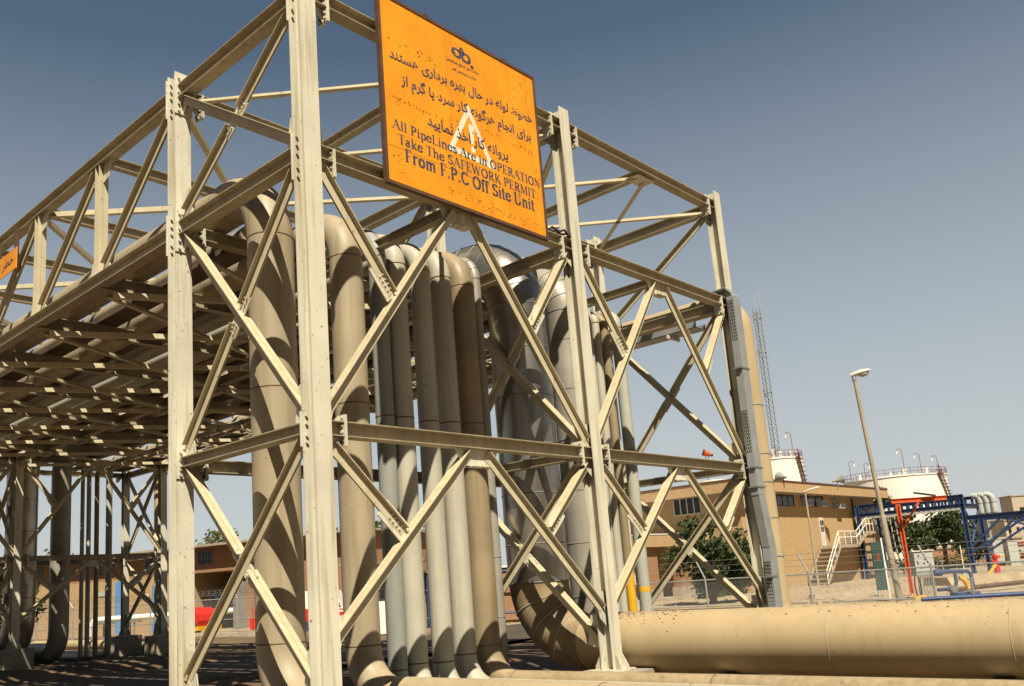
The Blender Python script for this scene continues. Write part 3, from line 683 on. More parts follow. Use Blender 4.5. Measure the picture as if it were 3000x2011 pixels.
tri.add([(XS+.001, 2.90, 6.84), (XS+.001, 3.03, 6.84), (XS+.001, 3.00, 6.52), (XS+.001, 2.95, 6.52)], [(3, 2, 1, 0)])
tri.add([(XS+.001, 2.98+.05*math.cos(a*.5236), 6.43+.055*math.sin(a*.5236)) for a in range(12)], [tuple(range(12))])
tri.build("warning_triangle", WHITE, SG)
let = MB()
serif_line(let, "All PipeLines Are in OPERATION", 1.325, 4.575, 6.232, .145, .010, XS+.002)
let.build("lettering", NAVY, SG); let = MB()
serif_line(let, "Take The SAFEWORK PERMIT", 1.42, 4.43, 6.022, .15, .007, XS+.002)
let.build("lettering", NAVY, SG); let = MB()
serif_line(let, "From F.P.C Off Site Unit", 1.53, 4.37, 5.785, .20, .008, XS+.002, .085, .034)
let.build("lettering", NAVY, SG)
fa = MB()
for s, y0, y1, z, sl in (("خطوط لوله در حال بهره برداری هستند", 1.345, 4.51, 7.36, .028), ("برای انجام هرگونه کار سرد یا گرم از", 1.543, 4.43, 7.02, .030), ("پروانه کار اخذ نمایید", 2.02, 3.80, 6.56, .0)):
    vs, fs = text_verts(shape(s), .02); fa = MB(); plane(fa, vs, fs, XS+.003, y0, y1, z-.04, sl); fa.build("lettering", NAVY, SG)
for s, y0, y1, z in (("شرکت ملی صنایع پتروشیمی", 2.515, 3.245, 7.775), ("شرکت پتروشیمی فجر", 2.63, 3.17, 7.655)):
    vs, fs = text_verts(shape(s), .02); fa = MB(); plane(fa, vs, fs, XS+.003, y0, y1, z, .03); fa.build("lettering", NAVY, SG)
em = MB(); k = 0
for poly in nib([(arc(.22, .42, .2, .3, -60, 200, 14),), (arc(.22, .34, .12, .16, 150, 330, 8),), (arc(.72, .38, .2, .32, -20, 230, 14),), (arc(.72, .28, .13, .15, 200, 380, 8),), ([(.98, .02), (1.04, .02)], .05, .1), ([(.47, .62), (.42, .82), (.5, .98)], .03, .03), ([(.5, .98), (.6, .8), (.52, .66)], .03, .03), ([(.3, .72), (.64, .72)], .02, .02)], .05, .045):
    em.add([(XS+.002+.00005*k, 2.66+px*.43, 7.865+py*.25) for px, py in poly], [tuple(range(len(poly)))]); k += 1
em.build("emblem", NAVY, SG)
fl = MB(); rr = random.Random(3)
for y0, y1, z, n in ((1.33, 2.28, 7.62, 40), (1.36, 2.6, 6.72, 44), (4.0, 4.5, 7.78, 18), (3.3, 4.5, 6.86, 34), (2.5, 3.3, 6.72, 22), (1.3, 1.75, 5.66, 16), (2.3, 3.1, 5.60, 22), (3.0, 4.55, 5.56, 44), (1.3, 4.5, 7.0, 20), (4.45, 4.58, 6.2, 16)):
    for i in range(n):
        y = rr.uniform(y0, y1); zz = z+rr.gauss(0, .035 if n > 18 else .3); a = rr.uniform(-.5, .9); L_ = rr.uniform(.006, .022); h_ = rr.uniform(.004, .008)
        if not (sy0+.06 < y < sy1-.06 and sz0+.06 < zz < sz1-.06): continue
        c, s_ = math.cos(a), math.sin(a); xx = XS+.004+.00003*(i % 30)
        fl.add([(xx, y+p_*c-q_*s_, zz+p_*s_+q_*c) for p_, q_ in ((-L_, -h_*.4), (0, -h_), (L_, -h_*.3), (L_*.7, h_), (-L_*.6, h_*.8))], [(0, 1, 2, 3, 4)])
fl.build("rust_fleck", RUSTF, SG)
MB().bx(XS+.0002, XS+.0014, sy0+.05, 3.3, 5.95, 5.957).build("panel_seam", RUSTF, SG)
S2 = thing("sign", (-10.6, -.2, 6.9), "small orange sign with dark writing hanging from the near bridge truss at the left edge", "sign")
X_ = -9.42; Z1_, Z0_ = 7.20, 6.76
MB().bx(X_-1.5, X_, -.215, -.2, Z0_, Z1_).build("panel", ORANGE, S2)
Multi().bx(X_-1.2, X_-1.14, -.199, -.12, Z1_-.1, Z1_+.45).bx(X_-.2, X_-.14, -.199, -.12, Z1_-.1, Z1_+.45).build("bracket", FRAMEB, S2)
f2 = MB(); vs, fs = text_verts(shape("خطر لوله"), .01)
xa = min(v.x for v in vs); xb = max(v.x for v in vs); sc = 1.25/(xb-xa); f2.add([V((X_-1.4+(v.x-xa)*sc, -.218, Z0_+.16+v.y*sc*.7)) for v in vs], fs)
f2.build("lettering", NAVY, S2)
# ================================================================== surroundings
def onx(u, v, x):
    d = ray(u, v); return CAM + d*((x-CAM.x)/d.x)
def ony(u, v, y):
    d = ray(u, v); return CAM + d*((y-CAM.y)/d.y)
def onp(u, v, p, n):
    d = ray(u, v); n = V(n); return CAM + d*((V(p)-CAM).dot(n)/d.dot(n))
def wallrect(mb, x, a, b, dep):
    """box on a wall facing +X, from photo-measured corners a (upper left) and b (lower right)"""
    p, q = onx(*a, x), onx(*b, x); mb.bx(x, x+dep, p.y, q.y, q.z, p.z); return p, q
st_ = MB(); R5 = random.Random(17)
for i in range(1500):
    y = 20+40*R5.random()**1.3; x = R5.uniform(-26, 10) if i % 4 else R5.uniform(-52, 4); r_ = R5.uniform(.03, .11)*(1+.6*(R5.random() < .06)); z = gh(x, y)
    a = [V((x+r_*R5.uniform(.6, 1.3)*math.cos(t_*1.257), y+r_*R5.uniform(.6, 1.3)*math.sin(t_*1.257), z-.02)) for t_ in range(5)]; b = [V((x+(p_.x-x)*.6, y+(p_.y-y)*.6, z+r_*R5.uniform(.5, 1))) for p_ in a]
    st_.add(a+b, [(j, (j+1) % 5, 5+(j+1) % 5, 5+j) for j in range(5)]+[(5, 6, 7, 8, 9)])
o = st_.build("loose_stones", BANK); o["kind"] = "stuff"; tag(o, "scattered pale stones on the gravel yard around the fence", "stones")
# ---- right building (ochre brick, flat roof with deep band)
BX, BY, BZ = -19.9, 50.2, 5.6
BD = thing("brick_building", (-26, 60, G), "long two storey ochre brick building with deep flat roof band and white outside stairs", "building")
MB().bx(-36, BX, BY, 75.5, G-.2, 5.2).build("wall", BRICK, BD)
rf = MB().bx(-36, BX+1.0, BY-1.0, 76.5, 4.85, BZ); rb = rf.build("roof_band", BRICK, BD)
MB().bx(-36.05, BX+1.06, BY-1.06, 76.56, BZ+.001, BZ+.09).build("coping", BROWNF, rb)
MB().bx(-35.9, BX+.98, BY-.98, 76.4, 4.83, 4.849).build("soffit", CONC, BD)
def window(x, a, b, panes, parent=BD, fm=BROWNF, gm=GLASS):
    p, q = onx(*a, x), onx(*b, x); y0, y1, z0, z1 = p.y, q.y, q.z, p.z
    f = MB(); k = .06
    f.bx(x+.001, x+.05, y0-k, y0, z0-k, z1+k).bx(x+.001, x+.05, y1, y1+k, z0-k, z1+k).bx(x+.001, x+.05, y0+.0005, y1-.0005, z0-k, z0).bx(x+.001, x+.05, y0+.0005, y1-.0005, z1, z1+k)
    for i in range(1, panes): yy = y0+(y1-y0)*i/panes; f.bx(x+.005, x+.045, yy-.025, yy+.025, z0+.0005, z1-.0005)
    o = f.build("window", fm, parent); MB().bx(x-.02, x+.012, y0, y1, z0, z1).build("pane", gm, o); return y0, y1, z0, z1
window(BX, (2272, 1448), (2326, 1482), 3)
window(BX, (2345, 1452), (2411, 1484), 3)
def ac(a, b, dep=.45):
    p, q = onx(*a, BX), onx(*b, BX)
    o = MB().bx(BX+.002, BX+dep, p.y, q.y, q.z, p.z).build("air_conditioner", GREYC, BD)
    MB().bx(BX+dep+.001, BX+dep+.012, p.y+.08, q.y-.08, q.z+.08, p.z-.08).build("grille", GLASS, o)
ac((2346, 1466), (2368, 1485)); ac((2390, 1468), (2411, 1487)); ac((2440, 1478), (2455, 1492), .6)
window(BX, (2441, 1461), (2452, 1476), 1, fm=WFRAME)
p, q = onx(2397, 1517, BX), onx(2421, 1600, BX); DZ = q.z
d = MB().bx(BX+.002, BX+.06, p.y, q.y, DZ, p.z).build("door", WFRAME, BD)
gl = MB(); hh = p.z-DZ; ww = q.y-p.y
for i in range(2):
    for j in range(2): gl.bx(BX+.061, BX+.068, p.y+ww*(.1+.42*i), p.y+ww*(.44+.42*i), DZ+hh*(.5+.22*j), DZ+hh*(.68+.22*j))
gl.build("pane", GLASS, d)
p2, q2 = onx(2497, 1482, BX), onx(2512, 1560, BX); DZ2 = q2.z
d2 = MB().bx(BX+.002, BX+.06, p2.y, q2.y+.5, DZ2, DZ2+2.1).build("door", WFRAME, BD)
dp = Multi()
for u in (2264, 2494): a = onx(u, 1470, BX); dp.cyl((BX+.07, a.y, G), (BX+.07, a.y, 4.8), .06, 8)
dp.build("drain_pipe", BROWNF, BD)
# outside stairs along the wall
ST = MB(); x0, x1 = BX+.12, BX+1.6
ya, yb = p.y-.6, q.y+2.2
ST.bx(x0, x1, ya, yb, DZ-.24, DZ-.02)
n1 = 9; yg = ya-3.2
for i in range(n1):
    f0 = (i+.5)/n1; yy = yg+(ya-yg)*i/n1; ST.bx(x0, x1, yy, yy+(ya-yg)/n1+.04, G+(DZ-G)*f0-.09, G+(DZ-G)*f0)
n2 = 7; ye = yb+2.4
for i in range(n2):
    f0 = (i+.6)/n2; yy = yb+(ye-yb)*i/n2; ST.bx(x0, x1, yy, yy+(ye-yb)/n2+.04, DZ+(DZ2-DZ)*f0-.12, DZ+(DZ2-DZ)*f0-.02)
ST.bx(x0, x1, ye, ye+2.2, DZ2-.24, DZ2-.02)
for xx in (x0+.02, x1+.03):
    ST.prism([(xx, yg, G), (xx, ya, DZ-.24), (xx, ya, DZ-.02), (xx, yg, G+.3)], (.05, 0, 0)); ST.prism([(xx, yb, DZ-.24), (xx, ye, DZ2-.24), (xx, ye, DZ2-.02), (xx, yb, DZ-.02)], (.05, 0, 0))
st = ST.build("staircase", CONC, BD)
RL = MB()
prf = [(yg, G), (ya, DZ), (yb, DZ), (ye, DZ2), (ye+2.2, DZ2)]
for h in (.55, 1.0): RL.tube([(x1, y, z+h) for y, z in prf], .035, 6)
for (y0, z0), (y1, z1) in zip(prf, prf[1:]):
    for k in range(3): f0 = k/3; RL.cyl((x1, y0+(y1-y0)*f0, z0+(z1-z0)*f0), (x1, y0+(y1-y0)*f0, z0+(z1-z0)*f0+1.0), .03, 6)
RL.build("railing", WHITEP, st)
# wall facing the camera on the left wing
f = MB(); a, b = ony(1972, 1466, BY), ony(2055, 1502, BY)
f.bx(a.x-.05, b.x+.05, BY-.04, BY-.002, b.z-.05, b.z).bx(a.x-.05, b.x+.05, BY-.04, BY-.002, a.z, a.z+.05)
for i in range(5): xx = a.x+(b.x-a.x)*i/4; f.bx(xx-.03, xx+.03, BY-.04, BY-.003, b.z+.0005, a.z-.0005)
o = f.build("window", WFRAME, BD); MB().bx(a.x, b.x, BY-.012, BY+.02, b.z, a.z).build("pane", GLASS, o)
# porch wing
PX = -21.6
po = MB().bx(-29, PX, 40.6, 49.0, 1.42, 2.16).build("porch_roof", BRICK, BD); MB().bx(-29.02, PX+.03, 40.57, 49.02, 2.161, 2.22).build("coping", WHITEP, po)
for u0, u1 in ((1896, 1925), (1988, 2021)):
    a, b = onx(u0, 1650, PX-.4), onx(u1, 1650, PX-.4)
    MB().bx(PX-.9, PX-.35, a.y, b.y, G-.1, 1.418).build("column", BRICKB, BD); MB().bx(PX-1.0, PX-.25, a.y-.1, b.y+.1, G-.1, G+.75).build("plinth", CONC, BD)
MB().bx(-29, PX-2.6, 39.6, 49.0, G-.1, 1.419).build("porch_wall", BRICK, BD)
MB().bx(PX-2.598, PX-2.58, 43.6, 43.66, G+.1, 1.40).build("drain_pipe", BROWNF, BD)
MB().bx(PX-3, PX-.1, 40.0, 49.1, G-.1, G+.16).build("step", CONC, BD)
def speaker(u, v, t, label, yawd):
    o = thing("loudspeaker", at(u, v, t), label, "loudspeaker"); P0 = at(u, v, t); d = V((math.cos(yawd), math.sin(yawd), .15)).normalized()
    MB().tube([P0-d*.35, P0-d*.1, P0+d*.15, P0+d*.45], [.08, .1, .2, .36], 12).build("horn", GREYP, o)
    MB().cyl(P0-V((0, 0, .75)), P0-V((0, 0, .05)), .04, 6).build("bracket", GALVD, o)
speaker(2294, 1399, 60.5, "grey horn loudspeaker on the roof edge just right of the tan pipe", 2.6)
speaker(2452, 1408, 68, "grey horn loudspeaker on the roof edge near the middle of the brick building", .6)

# ---- storage tanks and mast
def tank(u, t, r, ztop, label, rail=True, lamps=(), stair=0, rings=(.35, .65), dome=.5):
    P0 = at(u, 1620, t); c = V((P0.x, P0.y, G)); o = thing("storage_tank", c, label, "tank"); H = ztop-G
    MB().lathe(c, [(r, 0), (r, H)], 56).build("shell", WHITEP, o)
    MB().lathe(c, [(r+.12, H-.18), (r+.12, H), (r, H+.02), (r*.6, H+dome*.7), (.01, H+dome)], 56).build("roof", WHITEP, o)
    k = MB()
    for f0 in rings: k.lathe(c+V((0, 0, H*f0)), [(r+.02, -.09), (r+.14, -.09), (r+.14, .09), (r+.02, .09)], 56)
    k.build("stiffener_ring", GALVD, o)
    if rail:
        m = MB(); n = 40
        for hh in (.55, 1.1): m.tube([c+V(((r+.05)*math.cos(a*2*math.pi/n), (r+.05)*math.sin(a*2*math.pi/n), H+hh)) for a in range(n)], .035, 5, closed=True)
        for a in range(n): q = c+V(((r+.05)*math.cos(a*2*math.pi/n), (r+.05)*math.sin(a*2*math.pi/n), H)); m.cyl(q, q+V((0, 0, 1.1)), .035, 5)
        m.build("railing", REDOX, o)
    tc = math.atan2(CAM.y-c.y, CAM.x-c.x)
    for a_, hh, sd in lamps:
        a = tc+a_; q = c+V((r*math.cos(a), r*math.sin(a), H)); s = RGT*sd; m = MB()
        m.tube([q, q+V((0, 0, hh)), q+V((0, 0, hh+.25))+s*.3, q+V((0, 0, hh+.25))+s*.7, q+V((0, 0, hh-.2))+s*.85], .045, 6)
        l = m.build("lamp_post", REDOX, o); MB().tube([q+V((0, 0, hh-.1))+s*.85, q+V((0, 0, hh-.6))+s*.85], [.09, .2], 8).build("lamp_shade", LAMPH, l)
    if stair:
        m = MB(); n = 26
        pts = [c+V(((r+.35)*math.cos(tc+stair+i*.032), (r+.35)*math.sin(tc+stair+i*.032), H*(1-i/n)*.999+.4)) for i in range(n+1)]
        m.tube(pts, .06, 5); m.tube([p_+V((0, 0, 1.0)) for p_ in pts], .05, 5)
        for p_ in pts: m.cyl(p_, p_+V((0, 0, 1.0)), .03, 4); m.box(p_, (.9, .9, .06))
        m.build("spiral_stair", REDOX, o)
    if rail:
        m = MB(); rr2 = random.Random(5)
        for i in range(8):
            a = tc+rr2.uniform(-.9, .9); q = c+V((r*.86*math.cos(a), r*.86*math.sin(a), H+.1)); m.cyl(q, q+V((0, 0, rr2.uniform(.5, 1.1))), rr2.uniform(.1, .3), 8)
        m.build("roof_nozzle", WHITEP, o)
    return c, H
tank(2655, 150, 8.05, 12.5, "wide white storage tank with red railing and lamp posts behind the blue rack", lamps=((-.95, 3.2, 1), (-.55, 2.4, 1), (.22, 4.0, -1), (.55, 3.1, -1), (1.0, 2.6, -1)), stair=.95, rings=(.2,))
tank(2308, 140, 4.15, 16.0, "tall narrow white tank with ring bands rising behind the brick building", lamps=((-.5, 3.4, -1), (.15, 1.4, -1), (.75, 3.6, -1)), stair=.9, rings=(.45, .72))
tank(2118, 120, 2.75, 11.4, "low white tank top just showing behind the front tower's right end", rail=False, rings=(.93,), dome=.2)
mb_ = at(2319, 1650, 165); MT = thing("radio_mast", (mb_.x, mb_.y, G), "very tall thin lattice radio mast behind the tan pipe, reaching above the tower's deck", "mast")
HT = at(2190, 862, 165).z-G; m = MB(); b0 = V((mb_.x, mb_.y, G)); s = .75
leg = [V((s*math.cos(a), s*math.sin(a), 0)) for a in (0, 2.09, 4.19)]
for L_ in leg: m.cyl(b0+L_, b0+L_+V((0, 0, HT)), .085, 4)
nk = int(HT/1.1)
for i in range(nk):
    for j in range(3): m.cyl(b0+leg[j]+V((0, 0, i*1.1)), b0+leg[(j+1) % 3]+V((0, 0, i*1.1+1.1)), .05, 3)
m.build("lattice", GALVD, MT)
m = MB(); m.cyl(b0+V((0, 0, HT)), b0+V((0, 0, HT+3)), .06, 5); m.cyl(b0+V((.9, 0, HT-6)), b0+V((.9, 0, HT+4)), .04, 5)
for z in (HT-2, HT-9, HT-17): m.box(b0+V((.2, 0, z)), (1.6, .5, .12)); m.cyl(b0+V((-.7, 0, z-.9)), b0+V((-.7, 0, z+.9)), .2, 8)
m.build("antenna", GREYC, MT)
m = MB()
for f0 in (.45, .7, .9):
    for a in (.2, 2.3, 4.4): m.cyl(b0+V((0, 0, HT*f0)), b0+V((HT*.45*math.cos(a), HT*.45*math.sin(a), 0)), .018, 3)
m.build("guy_wire", GALVD, MT)
ws = at(2066, 1326, 140); WS = thing("windsock", (ws.x, ws.y, G), "orange and black windsock showing above the lower beam at the tower's right end", "windsock")
MB().cyl((ws.x, ws.y, G), (ws.x, ws.y, ws.z-.2), .07, 6).build("pole", GALVD, WS); MB().cyl(ws+RGT*.1+V((0, 0, -2)), ws+RGT*.5+V((0, 0, -.4)), .05, 6).build("brace_rod", GALVD, WS)
w0 = ws-RGT*.35; d_ = (RGT*.95-V((0, 0, .32))).normalized()
MB().tube([w0-V((0, 0, .0)), w0+d_*.12], [.55, .53], 12).build("mouth_ring", BLACK, WS)
MB().tube([w0+d_*.121, w0+d_*.9, w0+d_*1.3], [.52, .38, .26], 12).build("sock", ORR, WS); MB().tube([w0+d_*1.301, w0+d_*1.6], [.26, .18], 12).build("tail", BLACK, WS)

# ---- lamps
def tapered(u, v, top, r0, r1, label, head=1, st=None, lean=V((0, 0, 0))):
    b = onz(u, v, G); o = thing("street_lamp", (b.x, b.y, G), label, "street lamp", None); m = MB()
    k_ = 0 if not st else st/(top-G)
    if st: m.tube([b, b+V((0, 0, st))+lean*k_, b+V((0, 0, st+.03))+lean*k_, b+V((0, 0, top-G))+lean], [r0, r0*.93, r0*.72, r1], 14)
    else: m.tube([b, b+V((0, 0, top-G))], [r0, r1], 10)
    m.build("pole", LAMPG, o); tp = V((b.x, b.y, top))+lean; return o, tp
o, tp = tapered(2636, 1759, 7.68, .128, .078, "tall tapered street lamp with one white cobra head, in front of the white tank", st=3.45, lean=RGT.xy.to_3d()*-.42)
ax = V((.93, .3, .16)).normalized(); sd = ax.cross(V((0, 0, 1))).normalized(); upn = sd.cross(ax)
def blob(c0, ax_, sd_, up_, prof, m):
    n = 12; vs = []
    for x, wy, zt_, zb_ in prof:
        for j in range(n):
            a = 2*math.pi*j/n; zz = math.sin(a); vs.append(c0+ax_*x+sd_*wy*math.cos(a)+up_*(zt_*zz if zz > 0 else zb_*-zz))
    k = len(prof); fs = [(i*n+j, i*n+(j+1) % n, (i+1)*n+(j+1) % n, (i+1)*n+j) for i in range(k-1) for j in range(n)]+[tuple(range(n)), tuple(range((k-1)*n, k*n))]
    m.add(vs, fs, True); return m
blob(tp, ax, sd, upn, [(-.12, .09, .10, -.06), (.05, .12, .13, -.07), (.35, .17, .16, -.02), (.62, .13, .09, .0), (.72, .03, .03, .0)], MB()).build("lamp_head", LAMPH, o)
blob(tp, ax, sd, upn, [(.12, .1, -.03, -.08), (.3, .14, -.02, -.2), (.48, .13, -.01, -.2), (.62, .06, .0, -.06)], MB()).build("lamp_bowl", GREYC, o)
MB().cyl(tp-V((0, 0, .25)), tp+V((0, 0, .02)), .095, 10).build("collar", GALV, o)
o, tp = tapered(2399, 1724, 4.5, .085, .055, "slim street lamp standing close in front of the brick building")
blob(tp, V((.96, .2, .2)).normalized(), V((-.2, .96, 0)), V((0, 0, 1)), [(-.1, .06, .05, -.05), (.3, .14, .09, -.05), (.8, .16, .09, -.05), (1.0, .04, .03, -.02)], MB()).build("lamp_head", LAMPH, o)
b = at(157, 1620, 60); tp = at(157, 1556, 60); o = thing("street_lamp", (b.x, b.y, G), "thin street lamp seen between the pipes of the far tower", "street lamp")
MB().tube([V((b.x, b.y, G)), tp], [.09, .06], 8).build("pole", LAMPH, o); blob(tp, RGT, fwd, V((0, 0, 1)), [(-.05, .06, .06, -.06), (.3, .2, .14, -.08), (.85, .2, .16, -.05), (.95, .05, .04, -.02)], MB()).build("lamp_head", LAMPH, o)

# ---- fences
def fence(p0, p1, label, h, arm, sp, mid=None, armdir=(-.35, -.6), pitch=.13, wr=.0034, coil=False):
    p0, p1 = V((*p0, G)), V((*p1, G)); L_ = (p1-p0).length; d = (p1-p0)/L_
    o = thing("chain_link_fence", (p0+p1)/2, label, "fence"); n = int(L_/sp); av = d*armdir[0]; 
    for i in range(n+1):
        b = p0+d*(L_*i/n); m = MB(); m.tube([b, b+V((0, 0, h+.12))], .045, 7); m.tube([b+V((0, 0, h+.08)), b+V((0, 0, arm))+av], .04, 6); m.build("post", GALV, o)
    MB().tube([p0+V((0, 0, h)), p1+V((0, 0, h))], .032, 6).build("rail", GALV, o)
    MB().tube([p0+V((0, 0, mid or .06)), p1+V((0, 0, mid or .06))], .026, 6).build("rail", GALV, o)
    m = MB(); k = int(L_/pitch); q = d.cross(V((0, 0, 1)))
    for sg, off in ((1, .008), (-1, -.008)):
        for i in range(-int(h/pitch), k+int(h/pitch)):
            a = i*pitch; za, zb = 0, h; xa, xb = a, a+sg*h
            if xa < 0 or xa > L_ or xb < 0 or xb > L_: continue
            A_, B_ = p0+d*xa+q*off+V((0, 0, .03)), p0+d*xb+q*off+V((0, 0, h)); m.cyl(A_, B_, wr, 3)
    w_ = m.build("wire_mesh", GALV, o); w_["kind"] = "stuff"
    m = MB()
    for f0 in (.35, .68, 1.0):
        pts = [p0+d*(L_*i/n)+V((0, 0, h+.1+(arm-h-.1)*f0))+av*f0 for i in range(n+1)]; m.tube(pts, .008, 4)
    if coil:
        for i in range(int(L_*2.2)):
            c = p0+d*(i/2.2)+V((0, 0, arm-.05))+av; m.tube([c+d*(.08*a/8*2)+V((0, 0, .2*math.sin(a*.785)))+q*(.2*math.cos(a*.785)) for a in range(9)], .01, 3)
    m.build("barbed_wire", GALVD, o)
fence((-48, 31.6), (11.6, 32.9), "chain link fence with leaning barbed wire arms behind the thick ground pipe", 1.28, 2.15, 4.9)
LB0, LD, LN = V((-44.2, 27.0, 0)), V((.956, .295, 0)).normalized(), V((.295, -.956, 0)).normalized()
c = onz(620, 1857, G); e0, e1 = c-LD*26, c+LD*9
fence((e0.x, e0.y), (e1.x, e1.y), "chain link fence with coiled wire in front of the brown workshop on the left", 2.0, 2.5, 3.4, mid=.78, coil=True)

# ---- left workshop
WB = thing("workshop_building", (-52, 25, G), "brown brick workshop with window rows, open garage and blue doors behind the far tower", "building")
def wbox(mb, s0, s1, o0, o1, z0, z1):
    b = LB0; c = b+LD*((s0+s1)/2)+LN*((o0+o1)/2); rot = Matrix((LD, LN, V((0, 0, 1)))).transposed()
    mb.box((c.x, c.y, (z0+z1)/2), (abs(s1-s0), abs(o1-o0), abs(z1-z0)), rot); return mb
def su(u, v=1700):
    q = onp(u, v, LB0, LN); return (q-LB0).dot(LD), q.z
gL, gR = su(545)[0], su(712)[0]
wbox(MB(), -60, 9.5, -8, -.35, 2.0, 3.72).build("wall", BRICKB, WB)
wbox(MB(), -60, gL, -8, -.3, G-.2, 1.998).build("wall", BRICK, WB)
wbox(MB(), gR, 9.5, -8, -.3, G-.2, 1.998).build("wall", BRICKB, WB)
wbox(MB(), gL, gR, -8, -6, G-.2, 1.998).build("garage_back", SHEETM, WB)
wbox(MB(), -60.5, 10, -8.5, .55, 3.722, 3.86).build("roof", CONC, WB)
wbox(MB(), su(668)[0], gR-.1, -.6, -.45, G, 1.2).build("sheet_door", SHEETM, WB)
for u0, u1, v0, v1, pn in ((572, 610, 1602, 1652, 4), (418, 470, 1628, 1670, 5), (266, 288, 1650, 1684, 3), (307, 322, 1648, 1680, 3), (163, 184, 1657, 1692, 4), (60, 110, 1672, 1706, 5), (500, 540, 1612, 1660, 4)):
    s0, z1 = su(u0, v0); s1, z0 = su(u1, v1); z1 = min(z1, 3.4); z0 = max(z0, 1.1)
    if z1-z0 < .4: z0 = z1-.9
    oo = -.30 if z0 < 1.9 else -.35
    f = MB(); wbox(f, s0-.07, s0, oo, oo+.07, z0, z1); wbox(f, s1, s1+.07, oo, oo+.07, z0, z1); wbox(f, s0, s1, oo, oo+.07, z1, z1+.07); wbox(f, s0, s1, oo, oo+.07, z0-.07, z0)
    for i in range(1, pn): ss = s0+(s1-s0)*i/pn; wbox(f, ss-.025, ss+.025, oo, oo+.055, z0, z1)
    wbox(f, s0, s1, oo, oo+.05, (z0+z1)/2-.02, (z0+z1)/2+.02)
    o = f.build("window", GALVD, WB); wbox(MB(), s0, s1, oo, oo+.02, z0, z1).build("pane", GLASS, o)
for u0, u1, v0 in ((330, 351, 1690), (438, 458, 1716), (494, 510, 1718)):
    s0, z1 = su(u0, v0); s1, _ = su(u1, v0); wbox(MB(), s0, s1, -.30, -.22, G, min(z1, 1.9)).build("door", LBLUE, WB)
o = MB(); s0, z1 = su(280, 1735); wbox(o, s0, s0+.9, -.3, -.25, z1-.35, z1); o.build("notice_plate", GREYC, WB)
# red lorry under the garage roof
tr_ = onz(588, 1862, G); TRK = thing("red_tractor", (tr_.x, tr_.y, G), "rounded red tractor front with a round headlamp, parked at the workshop", "tractor")
rt = Matrix((LD, LN, V((0, 0, 1)))).transposed()
def lb(p_): return V((tr_.x, tr_.y, G))+rt @ V(p_)
m = MB(); prf = [(-1.6, .55), (.62, .55), (.7, .85), (.58, 1.2), (.3, 1.45), (-.1, 1.58), (-.9, 1.62), (-1.6, 1.62)]
m.prism([lb((a, -.9, b_)) for a, b_ in prf], rt @ V((0, 1.8, 0))); m.build("hood", REDP, TRK)
MB().tube([lb((.2, .905, .85)), lb((.2, .99, .85))], [.17, .15], 16).build("headlamp", GREYC, TRK)
m = MB(); m.prism([lb((-1.7, -.95, .3)), lb((.75, -.95, .3)), lb((.75, -.95, .54)), lb((-1.7, -.95, .54))], rt @ V((0, 1.95, 0))); m.build("bumper", YEL, TRK)
for a in (-1.1, .2): MB().tube([lb((a, .6, .42)), lb((a, .93, .42))], .42, 16).build("wheel", BLACK, TRK)
bf = MB()
for a in range(3): bf.cyl(lb((.1+.4*a, -1.6, 1.5)), lb((-.3+.4*a, -1.6, 2.4)), .025, 5); bf.cyl(lb((-.3+.4*a, -1.6, 1.5)), lb((.1+.4*a, -1.6, 2.4)), .025, 5)
bf.cyl(lb((-.8, -1.6, 2.35)), lb((1.4, -1.6, 1.5)), .03, 5); bf.cyl(lb((1.35, -1.6, 0)), lb((1.35, -1.6, 1.55)), .03, 5); bf.cyl(lb((-.7, -1.6, 0)), lb((-.7, -1.6, 2.3)), .03, 5); o = bf.build("trailer_frame", BLUE); tag(o, "blue steel lattice frame standing behind the red tractor", "steel frame")
# white pipe on trestles
a, b = onz(283, 1868, G), onz(545, 1850, G); zc = -.72
WP = thing("white_pipe", (a+b)/2, "white pipe with a bend lying on low trestles behind the far tower", "pipe")
d = (b-a).normalized(); MB().tube([a+V((0, 0, .1))-d*.5, a+V((0, 0, .7))-d*.45, V((a.x, a.y, zc))-d*.15, V((a.x, a.y, zc))+d*.4, V((b.x, b.y, zc))+d*6], .2, 16).build("pipe_wall", WHITEP, WP)
m = MB()
for f0 in (.1, .4, .75, 1.1):
    q = a+(b-a)*f0
    m.box((q.x, q.y, zc-.28), (.9, .9, .1)); m.cyl((q.x-.3, q.y, G), (q.x-.3, q.y, zc-.3), .06, 6); m.cyl((q.x+.3, q.y, G), (q.x+.3, q.y, zc-.3), .06, 6)
m.build("trestle", GALVD, WP)
q = onz(748, 1852, G); RC = thing("fire_cabinet", q, "narrow red fire box on twin red posts left of the thick tan pipe", "fire box")
rc = Matrix((RGT.xy.to_3d().normalized(), fwd.xy.to_3d().normalized(), V((0, 0, 1)))).transposed()
MB().box(q+V((0, 0, .45)), (.5, .35, .6), rc).build("box", REDP, RC); m = MB()
for s in (-.12, .12): m.cyl(q+rc @ V((s, 0, 0)), q+rc @ V((s, 0, 1.45)), .035, 6)
m.build("post", REDP, RC)
q = onz(897, 1850, G); SB = thing("striped_drum_stack", q, "red drum on a blue drum seen beside the front corner column", "drums")
MB().cyl(q, q+V((0, 0, .5)), .32, 14).build("drum", BLUE, SB); MB().cyl(q+V((0, 0, .501)), q+V((0, 0, 1.15)), .32, 14).build("drum", REDP, SB)
